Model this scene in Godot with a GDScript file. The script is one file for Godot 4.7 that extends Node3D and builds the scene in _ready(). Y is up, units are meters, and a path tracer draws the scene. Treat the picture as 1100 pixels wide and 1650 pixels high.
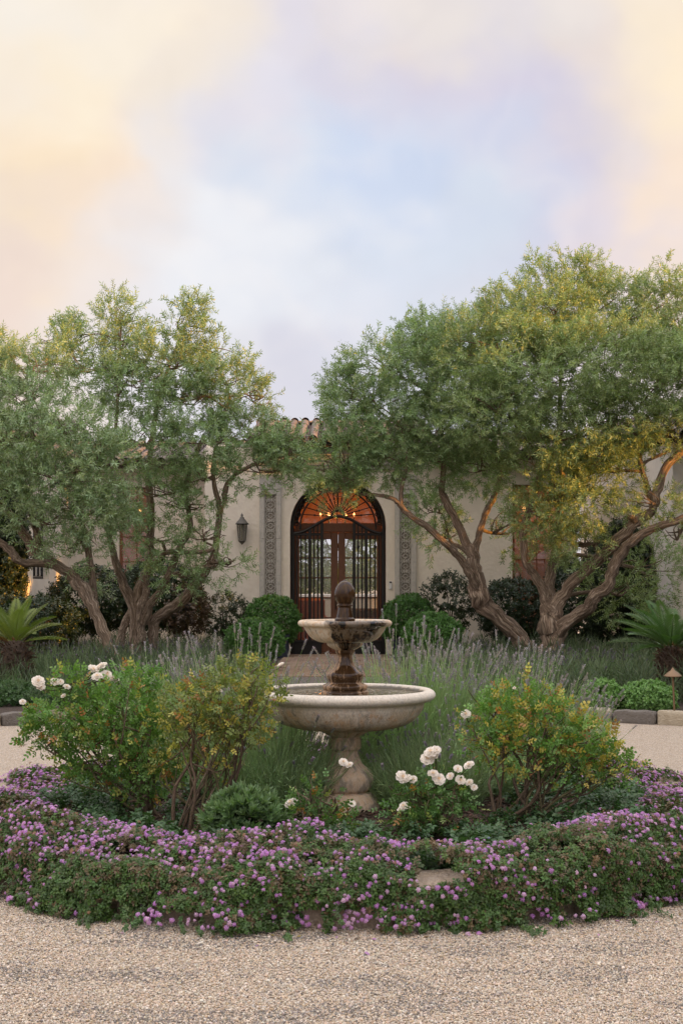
extends Node3D
# Courtyard of a stucco house at the end of the day: a tiered stone fountain in a round flower bed on a gravel drive, olive trees, the house with an arched iron gate.
# Camera at the origin, eye 1.6 m above the gravel, looking along -Z with a shifted lens. at(px, py, z) gives the point z metres away that the photograph shows at a pixel.
const FPX := 2200.0
const EYE := 1.6
const HZ := 938.0
const BED := Vector3(0.022, 0.0, -8.8)
var R := RandomNumberGenerator.new()
var M := {}
var used := {}

class MB:
	var v := PackedVector3Array()
	var n := PackedVector3Array()
	var c := PackedColorArray()
	var t := PackedVector2Array()
	var ix := PackedInt32Array()
	var col := Color.WHITE
	func tri(a: Vector3, b: Vector3, d: Vector3) -> void:
		var nn := (d - a).cross(b - a).normalized()
		var k := v.size()
		v.append(a); v.append(b); v.append(d)
		for q in 3:
			n.append(nn); c.append(col); t.append(Vector2.ZERO); ix.append(k + q)
	func trin(a: Vector3, b: Vector3, d: Vector3, out: Vector3) -> void:
		if (d - a).cross(b - a).dot(out) < 0.0:
			tri(a, d, b)
		else:
			tri(a, b, d)
	func quadn(a: Vector3, b: Vector3, d: Vector3, e: Vector3, out: Vector3) -> void:
		trin(a, b, d, out); trin(a, d, e, out)
	func box(o: Vector3, s: Vector3, bev := 0.0, B := Basis.IDENTITY) -> void:
		var h := s * 0.5
		bev = minf(bev, minf(h.x, minf(h.y, h.z)) * 0.9)
		for a in 3:
			var b := (a + 1) % 3
			var d := (a + 2) % 3
			for sa in [-1.0, 1.0]:
				var q := []
				for w in [[-1.0, -1.0], [1.0, -1.0], [1.0, 1.0], [-1.0, 1.0]]:
					var p := Vector3.ZERO
					p[a] = sa * h[a]; p[b] = w[0] * (h[b] - bev); p[d] = w[1] * (h[d] - bev)
					q.append(o + B * p)
				var nn := Vector3.ZERO
				nn[a] = sa
				quadn(q[0], q[1], q[2], q[3], B * nn)
				if bev <= 0.0:
					continue
				for sb in [-1.0, 1.0]:
					var e := []
					for w in [[0, -1.0], [0, 1.0], [1, 1.0], [1, -1.0]]:
						var p := Vector3.ZERO
						p[a] = sa * (h[a] - (bev if w[0] == 1 else 0.0)); p[b] = sb * (h[b] - (bev if w[0] == 0 else 0.0)); p[d] = w[1] * (h[d] - bev)
						e.append(o + B * p)
					var n2 := Vector3.ZERO
					n2[a] = sa; n2[b] = sb
					quadn(e[0], e[1], e[2], e[3], B * n2)
		if bev > 0.0:
			for sx in [-1.0, 1.0]:
				for sy in [-1.0, 1.0]:
					for sz in [-1.0, 1.0]:
						var g := Vector3(sx, sy, sz)
						var k := g * (h - Vector3.ONE * bev)
						trin(o + B * (k + Vector3(sx * bev, 0, 0)), o + B * (k + Vector3(0, sy * bev, 0)), o + B * (k + Vector3(0, 0, sz * bev)), B * g)
	# rows of points, all as long; normals smooth; closed: the last column lies on the first
	func grid(rows: Array, closed := true, cols: Array = []) -> void:
		var k := v.size()
		var m := rows.size()
		var w: int = rows[0].size()
		var acc := PackedVector3Array()
		acc.resize(m * w)
		for r in m:
			for q in w:
				v.append(rows[r][q])
				t.append(Vector2(float(q) / (w - 1), 1.0 - float(r) / (m - 1)))
				c.append(cols[r] if cols.size() else col)
		for r in m - 1:
			for q in w - 1:
				var i0 := r * w + q
				for f in [[i0, i0 + w, i0 + 1], [i0 + w, i0 + w + 1, i0 + 1]]:
					var a: Vector3 = v[k + f[0]]
					var nn: Vector3 = (v[k + f[2]] - a).cross(v[k + f[1]] - a)
					for e in f:
						acc[e] += nn
						ix.append(k + e)
		for r in m:
			if closed:
				var s: Vector3 = acc[r * w] + acc[r * w + w - 1]
				acc[r * w] = s; acc[r * w + w - 1] = s
			for q in w:
				var z: Vector3 = acc[r * w + q]
				n.append(z.normalized() if z.length_squared() > 1e-20 else Vector3.UP)
	func tube(p: Array, rad: Array, sides := 6, rough := 0.0, seed_ := 0) -> void:
		var rows := []
		var x := Vector3.ZERO
		for k in p.size():
			var d: Vector3 = (p[mini(k + 1, p.size() - 1)] - p[maxi(k - 1, 0)]).normalized()
			if k == 0:
				x = d.cross(Vector3.RIGHT if absf(d.x) < 0.8 else Vector3.FORWARD).normalized()
			else:
				x = (x - d * x.dot(d)).normalized()
			var y := d.cross(x)
			var ring := PackedVector3Array()
			for q in sides + 1:
				var a := TAU * (q % sides) / sides
				var rr: float = rad[k]
				if rough > 0.0:
					rr *= 1.0 + rough * (sin(a * 3.0 + seed_ + k * 0.35) * 0.6 + sin(a * 5.0 + seed_ * 1.7 - k * 0.5) * 0.4 + 0.35 * sin(k * 1.9 + seed_))
				ring.append(p[k] + (x * cos(a) + y * sin(a)) * rr)
			rows.append(ring)
		var tipv: Vector3 = p[-1]
		var cap := PackedVector3Array()
		for q in sides + 1:
			cap.append(tipv)
		rows.append(cap)
		grid(rows)
	func lathe(prof: Array, seg := 48, o := Vector3.ZERO) -> void: # [[radius, y], ...] from the bottom up the outside
		var rows := []
		for p in prof:
			var ring := PackedVector3Array()
			for q in seg + 1:
				var a := TAU * (q % seg) / seg
				ring.append(o + Vector3(cos(a) * p[0], p[1], -sin(a) * p[0]))
			rows.append(ring)
		grid(rows)
	func leaf(p: Vector3, d: Vector3, up: Vector3, l: float, w: float, fold := 0.25, curl := 0.0) -> void: # a kite folded along its midrib
		d = d.normalized()
		var s := d.cross(up).normalized()
		var u := s.cross(d)
		var m := p + d * l * 0.45 - u * w * fold
		var tip := p + d * l - u * l * curl
		tri(p, m + s * w * 0.5 + u * w * fold, tip)
		tri(p, tip, m - s * w * 0.5 + u * w * fold)
	func leaf6(p: Vector3, d: Vector3, up: Vector3, l: float, w: float, fold := 0.2, curl := 0.15) -> void: # oval leaf, two halves of three faces
		d = d.normalized()
		var s := d.cross(up).normalized()
		var u := s.cross(d)
		var mid := p + d * l * 0.5 + u * 0.0
		var tip := p + d * l - u * l * curl
		for g in [-1.0, 1.0]:
			var a: Vector3 = p + d * l * 0.25 + s * g * w * 0.42 + u * w * fold
			var b: Vector3 = p + d * l * 0.62 + s * g * w * 0.45 + u * (w * fold - l * curl * 0.4)
			if g > 0:
				tri(p, a, mid); tri(a, b, mid); tri(mid, b, tip)
			else:
				tri(p, mid, a); tri(a, mid, b); tri(mid, tip, b)
	func mesh() -> ArrayMesh:
		var a := []
		a.resize(Mesh.ARRAY_MAX)
		a[Mesh.ARRAY_VERTEX] = v; a[Mesh.ARRAY_NORMAL] = n; a[Mesh.ARRAY_COLOR] = c; a[Mesh.ARRAY_TEX_UV] = t; a[Mesh.ARRAY_INDEX] = ix
		var m := ArrayMesh.new()
		m.add_surface_from_arrays(Mesh.PRIMITIVE_TRIANGLES, a)
		return m

func at(px: float, py: float, z: float) -> Vector3:
	return Vector3((px - 550.0) / FPX * z, EYE - (py - HZ) / FPX * z, -z)

func rnd(a: float, b: float) -> float:
	return R.randf_range(a, b)

func rdir() -> Vector3:
	var y := R.randf_range(-1.0, 1.0)
	var a := R.randf() * TAU
	var s := sqrt(1.0 - y * y)
	return Vector3(cos(a) * s, y, sin(a) * s)

func frame(y: Vector3, roll: float, s := 1.0) -> Basis:
	y = y.normalized()
	var x := y.cross(Vector3.RIGHT if absf(y.x) < 0.85 else Vector3.FORWARD).normalized().rotated(y, roll)
	return Basis(x * s, y * s, x.cross(y) * s)

func lin(r: float, g: float, b: float) -> Color: # a linear colour for albedo_color and textures
	return Color(r, g, b).linear_to_srgb()

func numbered(called: String) -> String:
	var k: int = used.get(called, -1) + 1
	used[called] = k
	return called if k == 0 else "%s_%03d" % [called, k]

func tag(o: Node, label := "", category := "", group := "", kind := "") -> void:
	if label: o.set_meta("label", label)
	if category: o.set_meta("category", category)
	if group: o.set_meta("group", group)
	if kind: o.set_meta("kind", kind)

func thing(called: String, label: String, category: String, where := Vector3.ZERO, group := "") -> Node3D:
	var o := Node3D.new()
	o.name = numbered(called)
	add_child(o)
	o.position = where
	tag(o, label, category, group)
	return o

func put(parent: Node, called: String, mesh: Mesh, m: Material, where := Vector3.ZERO, B := Basis.IDENTITY) -> MeshInstance3D:
	var o := MeshInstance3D.new()
	o.name = numbered(called) if parent == self else called
	o.mesh = mesh
	o.material_override = m
	o.transform = Transform3D(B, where)
	parent.add_child(o, true)
	return o

func many(parent: Node, called: String, mesh: Mesh, m: Material, xf: Array, cols: PackedColorArray) -> MultiMeshInstance3D:
	var mm := MultiMesh.new()
	mm.transform_format = MultiMesh.TRANSFORM_3D
	mm.use_colors = true
	mm.mesh = mesh
	mm.instance_count = xf.size()
	for k in xf.size():
		mm.set_instance_transform(k, xf[k])
		mm.set_instance_color(k, cols[k])
	var o := MultiMeshInstance3D.new()
	o.name = numbered(called) if parent == self else called
	o.multimesh = mm
	o.material_override = m
	tag(o, "", "", "", "stuff")
	parent.add_child(o, true)
	return o

func vary(c: Color, dv := 0.18, dh := 0.08) -> Color:
	var k := 1.0 + rnd(-dv, dv)
	return Color(c.r * k * (1.0 + rnd(-dh, dh)), c.g * k, c.b * k * (1.0 + rnd(-dh, dh)))

func mat(c: Color, rough := 0.8, metal := 0.0, spec := 0.5) -> StandardMaterial3D:
	var m := StandardMaterial3D.new()
	m.albedo_color = c
	m.roughness = rough
	m.metallic = metal
	m.metallic_specular = spec
	return m

func leafmat(rough := 0.5, back := Color(0.9, 0.93, 0.55)) -> StandardMaterial3D:
	var m := mat(Color.WHITE, rough)
	m.vertex_color_use_as_albedo = true
	m.cull_mode = BaseMaterial3D.CULL_DISABLED
	m.backlight_enabled = true
	m.backlight = back
	return m

func noise_tex(freq: float, cols: Array, size := 512, type := FastNoiseLite.TYPE_SIMPLEX_SMOOTH, sd := 1, oct := 5, normal := 0.0) -> NoiseTexture2D:
	var f := FastNoiseLite.new()
	f.noise_type = type
	f.frequency = freq
	f.fractal_octaves = oct
	f.seed = sd
	var t := NoiseTexture2D.new()
	t.width = size; t.height = size
	t.seamless = true
	t.noise = f
	if normal > 0.0:
		t.as_normal_map = true
		t.bump_strength = normal
	else:
		var g := Gradient.new()
		var offs := PackedFloat32Array()
		var cs := PackedColorArray()
		for k in cols.size():
			offs.append(float(k) / maxi(1, cols.size() - 1))
			cs.append(cols[k])
		g.offsets = offs; g.colors = cs
		t.color_ramp = g
	return t

func worldtex(m: StandardMaterial3D, t: Texture2D, scale: Vector3, nt: Texture2D = null, ns := 1.0, h: Texture2D = null, hs := 1.0) -> void:
	m.albedo_texture = t
	m.uv1_triplanar = true
	m.uv1_world_triplanar = true
	m.uv1_scale = scale
	if nt:
		m.normal_enabled = true
		m.normal_texture = nt
		m.normal_scale = ns
	if h:
		m.heightmap_enabled = true
		m.heightmap_texture = h
		m.heightmap_scale = hs

func smooth(pts: Array, rad: Array, per := 4) -> Array: # Catmull-Rom through points and radii
	var P := []
	var W := []
	for k in pts.size() - 1:
		var a: Vector3 = pts[maxi(k - 1, 0)]
		var b: Vector3 = pts[k]
		var d: Vector3 = pts[k + 1]
		var e: Vector3 = pts[mini(k + 2, pts.size() - 1)]
		for q in per:
			var f := float(q) / per
			P.append(b.cubic_interpolate(d, a, e, f))
			W.append(lerpf(rad[k], rad[k + 1], f))
	P.append(pts[-1]); W.append(rad[-1])
	return [P, W]

func extrude(b: MB, outline: PackedVector2Array, z0: float, z1: float) -> void: # an outline in x, y made a slab between two z
	var idx := Geometry2D.triangulate_polygon(outline)
	for k in range(0, idx.size(), 3):
		for zz in [z0, z1]:
			var s := Vector3(0, 0, 1 if zz == maxf(z0, z1) else -1)
			b.trin(Vector3(outline[idx[k]].x, outline[idx[k]].y, zz), Vector3(outline[idx[k + 1]].x, outline[idx[k + 1]].y, zz), Vector3(outline[idx[k + 2]].x, outline[idx[k + 2]].y, zz), s)
	var ccw := not Geometry2D.is_polygon_clockwise(outline)
	for k in outline.size():
		var p := outline[k]
		var q := outline[(k + 1) % outline.size()]
		var e := q - p
		var o := Vector3(e.y, -e.x, 0) * (1.0 if ccw else -1.0)
		b.quadn(Vector3(p.x, p.y, z0), Vector3(q.x, q.y, z0), Vector3(q.x, q.y, z1), Vector3(p.x, p.y, z1), o)

func _ready() -> void:
	set_view()
	set_sky()
	materials()
	ground()
	house()
	entry()
	room()
	beds()
	fountain()
	olive_trees()
	garden_far()
	right_screen()
	roses()
	lavenders()
	lantana()
	near_plants()
	gravel()

func set_view() -> void:
	var cam := Camera3D.new()
	cam.name = "camera"
	cam.projection = Camera3D.PROJECTION_FRUSTUM
	cam.near = 0.1
	cam.far = 900.0
	cam.size = 0.1 * 1650.0 / FPX
	cam.frustum_offset = Vector2(0, 0.1 * (HZ - 825.0) / FPX)
	cam.position = Vector3(0, EYE, 0)
	add_child(cam)
	cam.current = true
	var sun := DirectionalLight3D.new() # low at the right: it gilds the tree tops and slips through the gap left between the added trees and hedge there
	sun.name = "sun"
	sun.light_energy = 1.6
	sun.light_color = Color(1.0, 0.69, 0.27)
	sun.light_angular_distance = 0.6
	sun.shadow_enabled = true
	add_child(sun)
	var az := deg_to_rad(113.0)
	var el := deg_to_rad(10.0)
	sun.look_at_from_position(Vector3.ZERO, -Vector3(sin(az) * cos(el), sin(el), -cos(az) * cos(el)), Vector3.UP)

func set_sky() -> void:
	var W := 2048
	var H := 1024
	var pts := [[0, 0, 246, 238, 226], [150, 60, 252, 240, 221], [100, 150, 255, 240, 214], [60, 250, 252, 228, 194], [150, 330, 250, 226, 200], [0, 450, 238, 217, 205], [200, 450, 241, 229, 222], [300, 150, 246, 233, 215],
		[350, 60, 230, 222, 226], [450, 100, 222, 217, 229], [480, 220, 226, 223, 235], [600, 60, 228, 220, 222], [620, 180, 213, 210, 227], [560, 330, 214, 224, 239], [640, 340, 194, 211, 239], [760, 330, 204, 210, 233], [800, 240, 210, 204, 224],
		[900, 120, 232, 218, 212], [1000, 60, 248, 232, 208], [1090, 150, 255, 236, 206], [1080, 300, 252, 228, 204], [1000, 380, 233, 220, 222], [930, 400, 220, 212, 225], [420, 430, 238, 241, 247], [520, 520, 229, 234, 243], [450, 620, 212, 212, 226], [700, 450, 212, 222, 237],
		[330, 350, 236, 232, 233], [800, 50, 232, 224, 220], [60, 560, 236, 222, 214], [300, 560, 232, 230, 235], [1090, 420, 246, 228, 214]]
	var base := []
	for p in pts:
		base.append([(p[0] - 550.0) / FPX, (HZ - p[1]) / FPX, Color8(p[2], p[3], p[4]).lerp(Color8(230, 225, 226), 0.12).srgb_to_linear()])
	var f := FastNoiseLite.new()
	f.frequency = 1.1
	f.fractal_octaves = 4
	f.seed = 7
	var g := FastNoiseLite.new()
	g.frequency = 3.4
	g.fractal_octaves = 5
	g.seed = 19
	var h := FastNoiseLite.new()
	h.frequency = 5.0
	h.fractal_octaves = 5
	h.fractal_gain = 0.55
	h.seed = 23
	var tones := [Color8(252, 233, 206).srgb_to_linear(), Color8(236, 226, 222).srgb_to_linear(), Color8(215, 211, 227).srgb_to_linear(), Color8(201, 214, 238).srgb_to_linear()]
	var im := Image.create(W, H, false, Image.FORMAT_RGBF)
	for y in H:
		var el := PI * (0.5 - (y + 0.5) / H)
		for x in W:
			var az := TAU * (x + 0.5) / W
			if az > PI: az -= TAU
			if el < -0.01:
				im.set_pixel(x, y, Color(0.34, 0.29, 0.24))
				continue
			var d := Vector3(sin(az) * cos(el), sin(el), -cos(az) * cos(el))
			var q := clampf(f.get_noise_3dv(d) * 1.5 + 0.42, 0.0, 1.0) * 3.0
			var k := mini(int(q), 2)
			var c: Color = tones[k].lerp(tones[k + 1], q - k)
			var nw := g.get_noise_3dv(d * 1.7)
			var m := (1.0 + 2.0 * maxf(0.0, sin(el))) / 1.1 # the law of an overcast sky: brighter towards the zenith
			if d.z < -0.3:
				var u := d.x / -d.z
				var v := d.y / -d.z
				var out := maxf(maxf(absf(u) - 0.25, v - 0.43), 0.0)
				var share := 1.0 - smoothstep(0.0, 0.35, out)
				if share > 0.0:
					var wn := Vector3(d.x, d.y * 1.5, d.z) * 2.0
					var nx := g.get_noise_3dv(wn * 0.6) * 0.12 + h.get_noise_3dv(wn) * 0.02
					var ny := g.get_noise_3dv(wn * 0.6 + Vector3(5, 3, 1)) * 0.11 + h.get_noise_3dv(wn + Vector3(2, 8, 4)) * 0.018
					var tot := 1e-6
					var sum := Color(0, 0, 0)
					for b in base:
						var r2: float = (u + nx - b[0]) ** 2 + (v + ny - b[1]) ** 2
						var w := 1.0 / (r2 + 0.0011) ** 1.9
						tot += w
						sum += b[2] * w
					c = c.lerp(sum / tot, share)
					m = lerpf(m, 1.0, share)
			var wisp := h.get_noise_3dv(Vector3(d.x * 1.2, d.y * 2.6, d.z * 1.2) + Vector3(nw, nw, 0) * 0.25)
			m *= 1.0 + wisp * 0.045 + g.get_noise_3dv(d * 1.3 + Vector3(9, 9, 9)) * 0.04
			c = c.lerp(Color(0.93, 0.82, 0.7), clampf(wisp * 0.2, 0.0, 0.12))
			m *= 0.68
			im.set_pixel(x, y, Color(c.r * m, c.g * m, c.b * m))
	var pm := PanoramaSkyMaterial.new()
	pm.panorama = ImageTexture.create_from_image(im)
	var sky := Sky.new()
	sky.sky_material = pm
	var e := Environment.new()
	e.background_mode = Environment.BG_SKY
	e.sky = sky
	e.tonemap_mode = Environment.TONE_MAPPER_LINEAR
	e.tonemap_exposure = 1.52
	e.sdfgi_enabled = true
	e.ssao_enabled = true
	e.ssil_enabled = true
	var we := WorldEnvironment.new()
	we.name = "environment"
	we.environment = e
	add_child(we)

func gravel_image() -> Array: # colour and height of small mixed stones, seamless
	var N := 1024
	var col := Image.create(N, N, false, Image.FORMAT_RGB8)
	var hei := Image.create(N, N, false, Image.FORMAT_L8)
	col.fill(lin(0.3, 0.24, 0.18))
	R.seed = 41
	for k in 34000:
		var cx := R.randi() % N
		var cy := R.randi() % N
		var a := rnd(2.0, 4.4)
		var b := a * rnd(0.6, 1.0)
		var th := rnd(0, PI)
		var c := pebble_color()
		var s := lin(c.r, c.g, c.b)
		var ct := cos(th)
		var st := sin(th)
		var ri := int(a) + 1
		var lift := rnd(0.45, 1.0)
		for dy in range(-ri, ri + 1):
			for dx in range(-ri, ri + 1):
				var u := (dx * ct + dy * st) / a
				var w := (-dx * st + dy * ct) / b
				var q := u * u + w * w
				if q < 1.0:
					var x := posmod(cx + dx, N)
					var y := posmod(cy + dy, N)
					col.set_pixel(x, y, s)
					var z := lift * sqrt(1.0 - q)
					hei.set_pixel(x, y, Color(z, z, z))
	return [ImageTexture.create_from_image(col), ImageTexture.create_from_image(hei)]

func pebble_color() -> Color:
	var k := R.randf()
	var c := Color(0.58, 0.48, 0.365)
	if k < 0.055: c = Color(0.2, 0.18, 0.16)
	elif k < 0.2: c = Color(0.46, 0.405, 0.35)
	elif k < 0.42: c = Color(0.72, 0.65, 0.54)
	elif k < 0.56: c = Color(0.59, 0.46, 0.345)
	elif k < 0.66: c = Color(0.54, 0.42, 0.28)
	return vary(c * 0.9, 0.2, 0.06)

func materials() -> void:
	var gi := gravel_image()
	M.gravel = mat(Color.WHITE, 0.95)
	worldtex(M.gravel, gi[0], Vector3.ONE / 1.25, null, 1.0, gi[1], 0.5)
	M.pebble = mat(Color.WHITE, 0.85)
	M.pebble.vertex_color_use_as_albedo = true
	M.tint = mat(Color.WHITE, 0.8)
	M.tint.vertex_color_use_as_albedo = true
	M.soil = mat(Color.WHITE, 1.0)
	worldtex(M.soil, noise_tex(0.03, [lin(0.025, 0.017, 0.012), lin(0.065, 0.043, 0.03), lin(0.036, 0.025, 0.018), lin(0.085, 0.06, 0.042)], 512, FastNoiseLite.TYPE_CELLULAR, 3), Vector3.ONE * 1.3, noise_tex(0.05, [], 512, FastNoiseLite.TYPE_SIMPLEX, 4, 4, 6.0), 1.2)
	M.stucco = mat(Color.WHITE, 0.92)
	worldtex(M.stucco, noise_tex(0.006, [lin(0.66, 0.595, 0.49), lin(0.75, 0.685, 0.58), lin(0.71, 0.64, 0.54), lin(0.78, 0.715, 0.61)], 1024, FastNoiseLite.TYPE_SIMPLEX_SMOOTH, 5, 6), Vector3.ONE * 0.28, noise_tex(0.06, [], 512, FastNoiseLite.TYPE_SIMPLEX, 6, 4, 3.0), 0.22)
	M.trim = mat(Color.WHITE, 0.9)
	worldtex(M.trim, noise_tex(0.02, [lin(0.36, 0.345, 0.31), lin(0.48, 0.455, 0.41), lin(0.42, 0.395, 0.355)], 512, FastNoiseLite.TYPE_SIMPLEX_SMOOTH, 8), Vector3.ONE * 0.6, noise_tex(0.06, [], 512, FastNoiseLite.TYPE_SIMPLEX, 9, 4, 4.0), 0.5)
	M.kerb = mat(Color.WHITE, 0.93)
	M.kerb.vertex_color_use_as_albedo = true
	worldtex(M.kerb, noise_tex(0.02, [lin(0.55, 0.5, 0.44), lin(1, 0.97, 0.9), lin(0.75, 0.7, 0.62), lin(0.9, 0.85, 0.76)], 512, FastNoiseLite.TYPE_SIMPLEX_SMOOTH, 10), Vector3.ONE * 1.4, noise_tex(0.05, [], 512, FastNoiseLite.TYPE_SIMPLEX, 11, 5, 6.0), 0.9)
	M.iron = mat(lin(0.016, 0.014, 0.013), 0.45, 0.4)
	M.wood = mat(Color.WHITE, 0.42)
	worldtex(M.wood, noise_tex(0.012, [lin(0.11, 0.042, 0.018), lin(0.22, 0.088, 0.038), lin(0.16, 0.062, 0.027), lin(0.26, 0.105, 0.046)], 512, FastNoiseLite.TYPE_SIMPLEX_SMOOTH, 12), Vector3(7, 0.5, 7))
	M.glass = mat(Color(1, 1, 1, 0.06), 0.02)
	M.glass.transparency = BaseMaterial3D.TRANSPARENCY_ALPHA
	M.tile = mat(Color.WHITE, 0.9)
	M.tile.vertex_color_use_as_albedo = true
	worldtex(M.tile, noise_tex(0.03, [lin(0.4, 0.37, 0.34), lin(1, 0.95, 0.9), lin(0.7, 0.66, 0.62)], 512, FastNoiseLite.TYPE_SIMPLEX_SMOOTH, 14), Vector3.ONE * 2.0)
	M.bark = mat(Color.WHITE, 0.95)
	M.bark.vertex_color_use_as_albedo = true
	M.bark.albedo_texture = noise_tex(0.014, [lin(0.12, 0.1, 0.085), lin(0.42, 0.35, 0.29), lin(0.2, 0.16, 0.13), lin(0.62, 0.54, 0.46), lin(0.26, 0.21, 0.17), lin(1.0, 0.93, 0.84), lin(0.4, 0.33, 0.27), lin(0.85, 0.76, 0.66)], 512, FastNoiseLite.TYPE_SIMPLEX_SMOOTH, 15)
	M.bark.normal_enabled = true
	M.bark.normal_texture = noise_tex(0.014, [], 512, FastNoiseLite.TYPE_SIMPLEX_SMOOTH, 15, 5, 14.0)
	M.bark.normal_scale = 1.5
	M.bark.uv1_scale = Vector3(2.0, 1.3, 1.0)
	M.olive = leafmat(0.42, Color(0.82, 0.86, 0.6))
	M.leaf = leafmat(0.45, Color(0.72, 0.8, 0.45))
	M.gloss = leafmat(0.34, Color(0.66, 0.76, 0.4))
	M.herb = leafmat(0.7, Color(0.9, 0.95, 0.8))
	M.petal = leafmat(0.6, Color(0.85, 0.85, 0.85))

func ground() -> void:
	var b := MB.new()
	b.quadn(Vector3(-300, 0, 80), Vector3(300, 0, 80), Vector3(300, 0, -500), Vector3(-300, 0, -500), Vector3.UP)
	tag(put(self, "gravel_drive", b.mesh(), M.gravel), "", "", "", "structure")
	# soil of the beds outside the drive
	b = MB.new()
	var rows := []
	for r in [7.58, 9.0, 12.0, 16.0, 19.2]:
		var row := PackedVector3Array()
		for k in 61:
			var a := lerpf(-1.45, 1.45, k / 60.0)
			row.append(BED + Vector3(sin(a) * r, 0.1, -cos(a) * r))
		rows.append(row)
	b.grid(rows, false)
	tag(put(self, "garden_soil", b.mesh(), M.soil), "", "", "", "structure")
	# paved path to the gate, brick by brick
	R.seed = 52
	b = MB.new()
	b.box(Vector3(-0.07, 0.055, -22.15), Vector3(2.2, 0.1, 12.3))
	var path := put(self, "paved_path", b.mesh(), mat(lin(0.12, 0.1, 0.085), 1.0))
	tag(path, "", "", "", "structure")
	var variants := []
	for k in 5:
		b = MB.new()
		b.col = vary(Color(0.3, 0.225, 0.17), 0.25, 0.08)
		b.box(Vector3.ZERO, Vector3(0.42, 0.05, 0.2), 0.012)
		variants.append(b.mesh())
	for r in 30:
		for k in 5:
			var x := -0.94 + k * 0.435 + (0.2 if r % 2 else 0.0)
			if x > 0.82: continue
			put(path, "paver", variants[R.randi() % 5], M.kerb, Vector3(x + rnd(-0.005, 0.005), 0.108 + rnd(-0.004, 0.004), -21.6 - r * 0.212), Basis(Vector3.UP, rnd(-0.015, 0.015)))
	# kerb of rough stone blocks along the far side of the drive
	var kerb := thing("drive_kerb", "low kerb of rough tan and grey stone blocks along far edge of drive", "kerb", BED)
	var ks := []
	for k in 6:
		ks.append(rough_block(Vector3(0.56, 0.17, 0.22), 60 + k, [Color(0.4, 0.35, 0.28), Color(0.44, 0.37, 0.27), Color(0.37, 0.34, 0.29), Color(0.17, 0.16, 0.15), Color(0.45, 0.4, 0.32), Color(0.34, 0.3, 0.25)][k]))
	var order := [0, 4, 2, 1, 3, 5, 0, 2, 3, 4]
	for k in 32:
		var a := -1.05 + k * 0.0685
		if absf(sin(a) * 7.5 + 0.09) < 1.15: continue
		put(kerb, "stone", ks[order[(k + 6) % 10]], M.kerb, Vector3(sin(a) * 7.5, 0.06 + rnd(-0.008, 0.008), -cos(a) * 7.5), Basis(Vector3.UP, -a + rnd(-0.03, 0.03)).scaled(Vector3(rnd(0.8, 0.9), rnd(0.9, 1.08), 1.0)))

func rough_block(s: Vector3, sd: int, c: Color) -> ArrayMesh: # a chamfered block, its faces cut into a few and shaken
	var f := FastNoiseLite.new()
	f.seed = sd
	f.frequency = 5.0
	var b := MB.new()
	b.col = c
	var N := 6
	for a in 3:
		var u := (a + 1) % 3
		var w := (a + 2) % 3
		for g in [-1.0, 1.0]:
			var rows := []
			for i in N + 1:
				var row := PackedVector3Array()
				for j in N + 1:
					var p := Vector3.ZERO
					p[a] = g
					p[u] = (2.0 * i / N - 1.0) * g
					p[w] = 2.0 * j / N - 1.0
					var q := Vector3(signf(p.x) * pow(absf(p.x), 0.7), signf(p.y) * pow(absf(p.y), 0.7), signf(p.z) * pow(absf(p.z), 0.7))
					var l := pow(pow(absf(q.x), 9) + pow(absf(q.y), 9) + pow(absf(q.z), 9), 1.0 / 9.0)
					q = q / l * s * 0.5
					q += Vector3(f.get_noise_3dv(q * 0.9), f.get_noise_3dv(q + Vector3(3, 0, 0)), f.get_noise_3dv(q + Vector3(0, 5, 0))) * 0.022
					row.append(q)
				rows.append(row)
			b.grid(rows, false)
	return b.mesh()

func beds() -> void:
	# the round bed: soil and a ring of stones
	var b := MB.new()
	var prof := []
	for r in [2.3, 1.9, 1.4, 0.9, 0.4, 0.001]:
		prof.append([r, 0.145 + (2.3 - r) * 0.003])
	b.lathe(prof, 48)
	tag(put(self, "bed_soil", b.mesh(), M.soil, BED), "", "", "", "structure")
	var ring := thing("bed_edging", "ring of tan sandstone blocks edging the round fountain bed", "stone edging", BED)
	var ks := []
	for k in 5:
		ks.append(rough_block(Vector3(0.45, 0.24, 0.3), 80 + k, vary(Color(0.36, 0.31, 0.25), 0.15, 0.05)))
	R.seed = 81
	for k in 34:
		var a := TAU * k / 34.0
		put(ring, "stone", ks[R.randi() % 5], M.kerb, Vector3(sin(a) * 2.36, 0.09 + rnd(-0.008, 0.008), cos(a) * 2.36), Basis(Vector3.UP, a + rnd(-0.03, 0.03)).scaled(Vector3(0.985, 1, 1)))
	# bark mulch
	R.seed = 82
	b = MB.new()
	b.box(Vector3.ZERO, Vector3(0.03, 0.006, 0.012), 0.002)
	var xf := []
	var cs := PackedColorArray()
	for k in 9000:
		var r := 2.15 * sqrt(R.randf())
		var a := R.randf() * TAU
		xf.append(Transform3D(Basis.from_euler(Vector3(rnd(-0.5, 0.5), rnd(0, TAU), rnd(-0.5, 0.5))).scaled_local(Vector3(rnd(0.5, 1.6), rnd(0.7, 1.4), rnd(0.6, 1.5))), BED + Vector3(sin(a) * r, 0.155 + rnd(-0.004, 0.012), cos(a) * r)))
		cs.append(vary(Color(0.075, 0.042, 0.028), 0.5, 0.1))
	var mulch := many(self, "bark_mulch", b.mesh(), M.tint, xf, cs)
	tag(mulch, "dark brown bark mulch strewn on the bed soil", "mulch")

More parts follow.
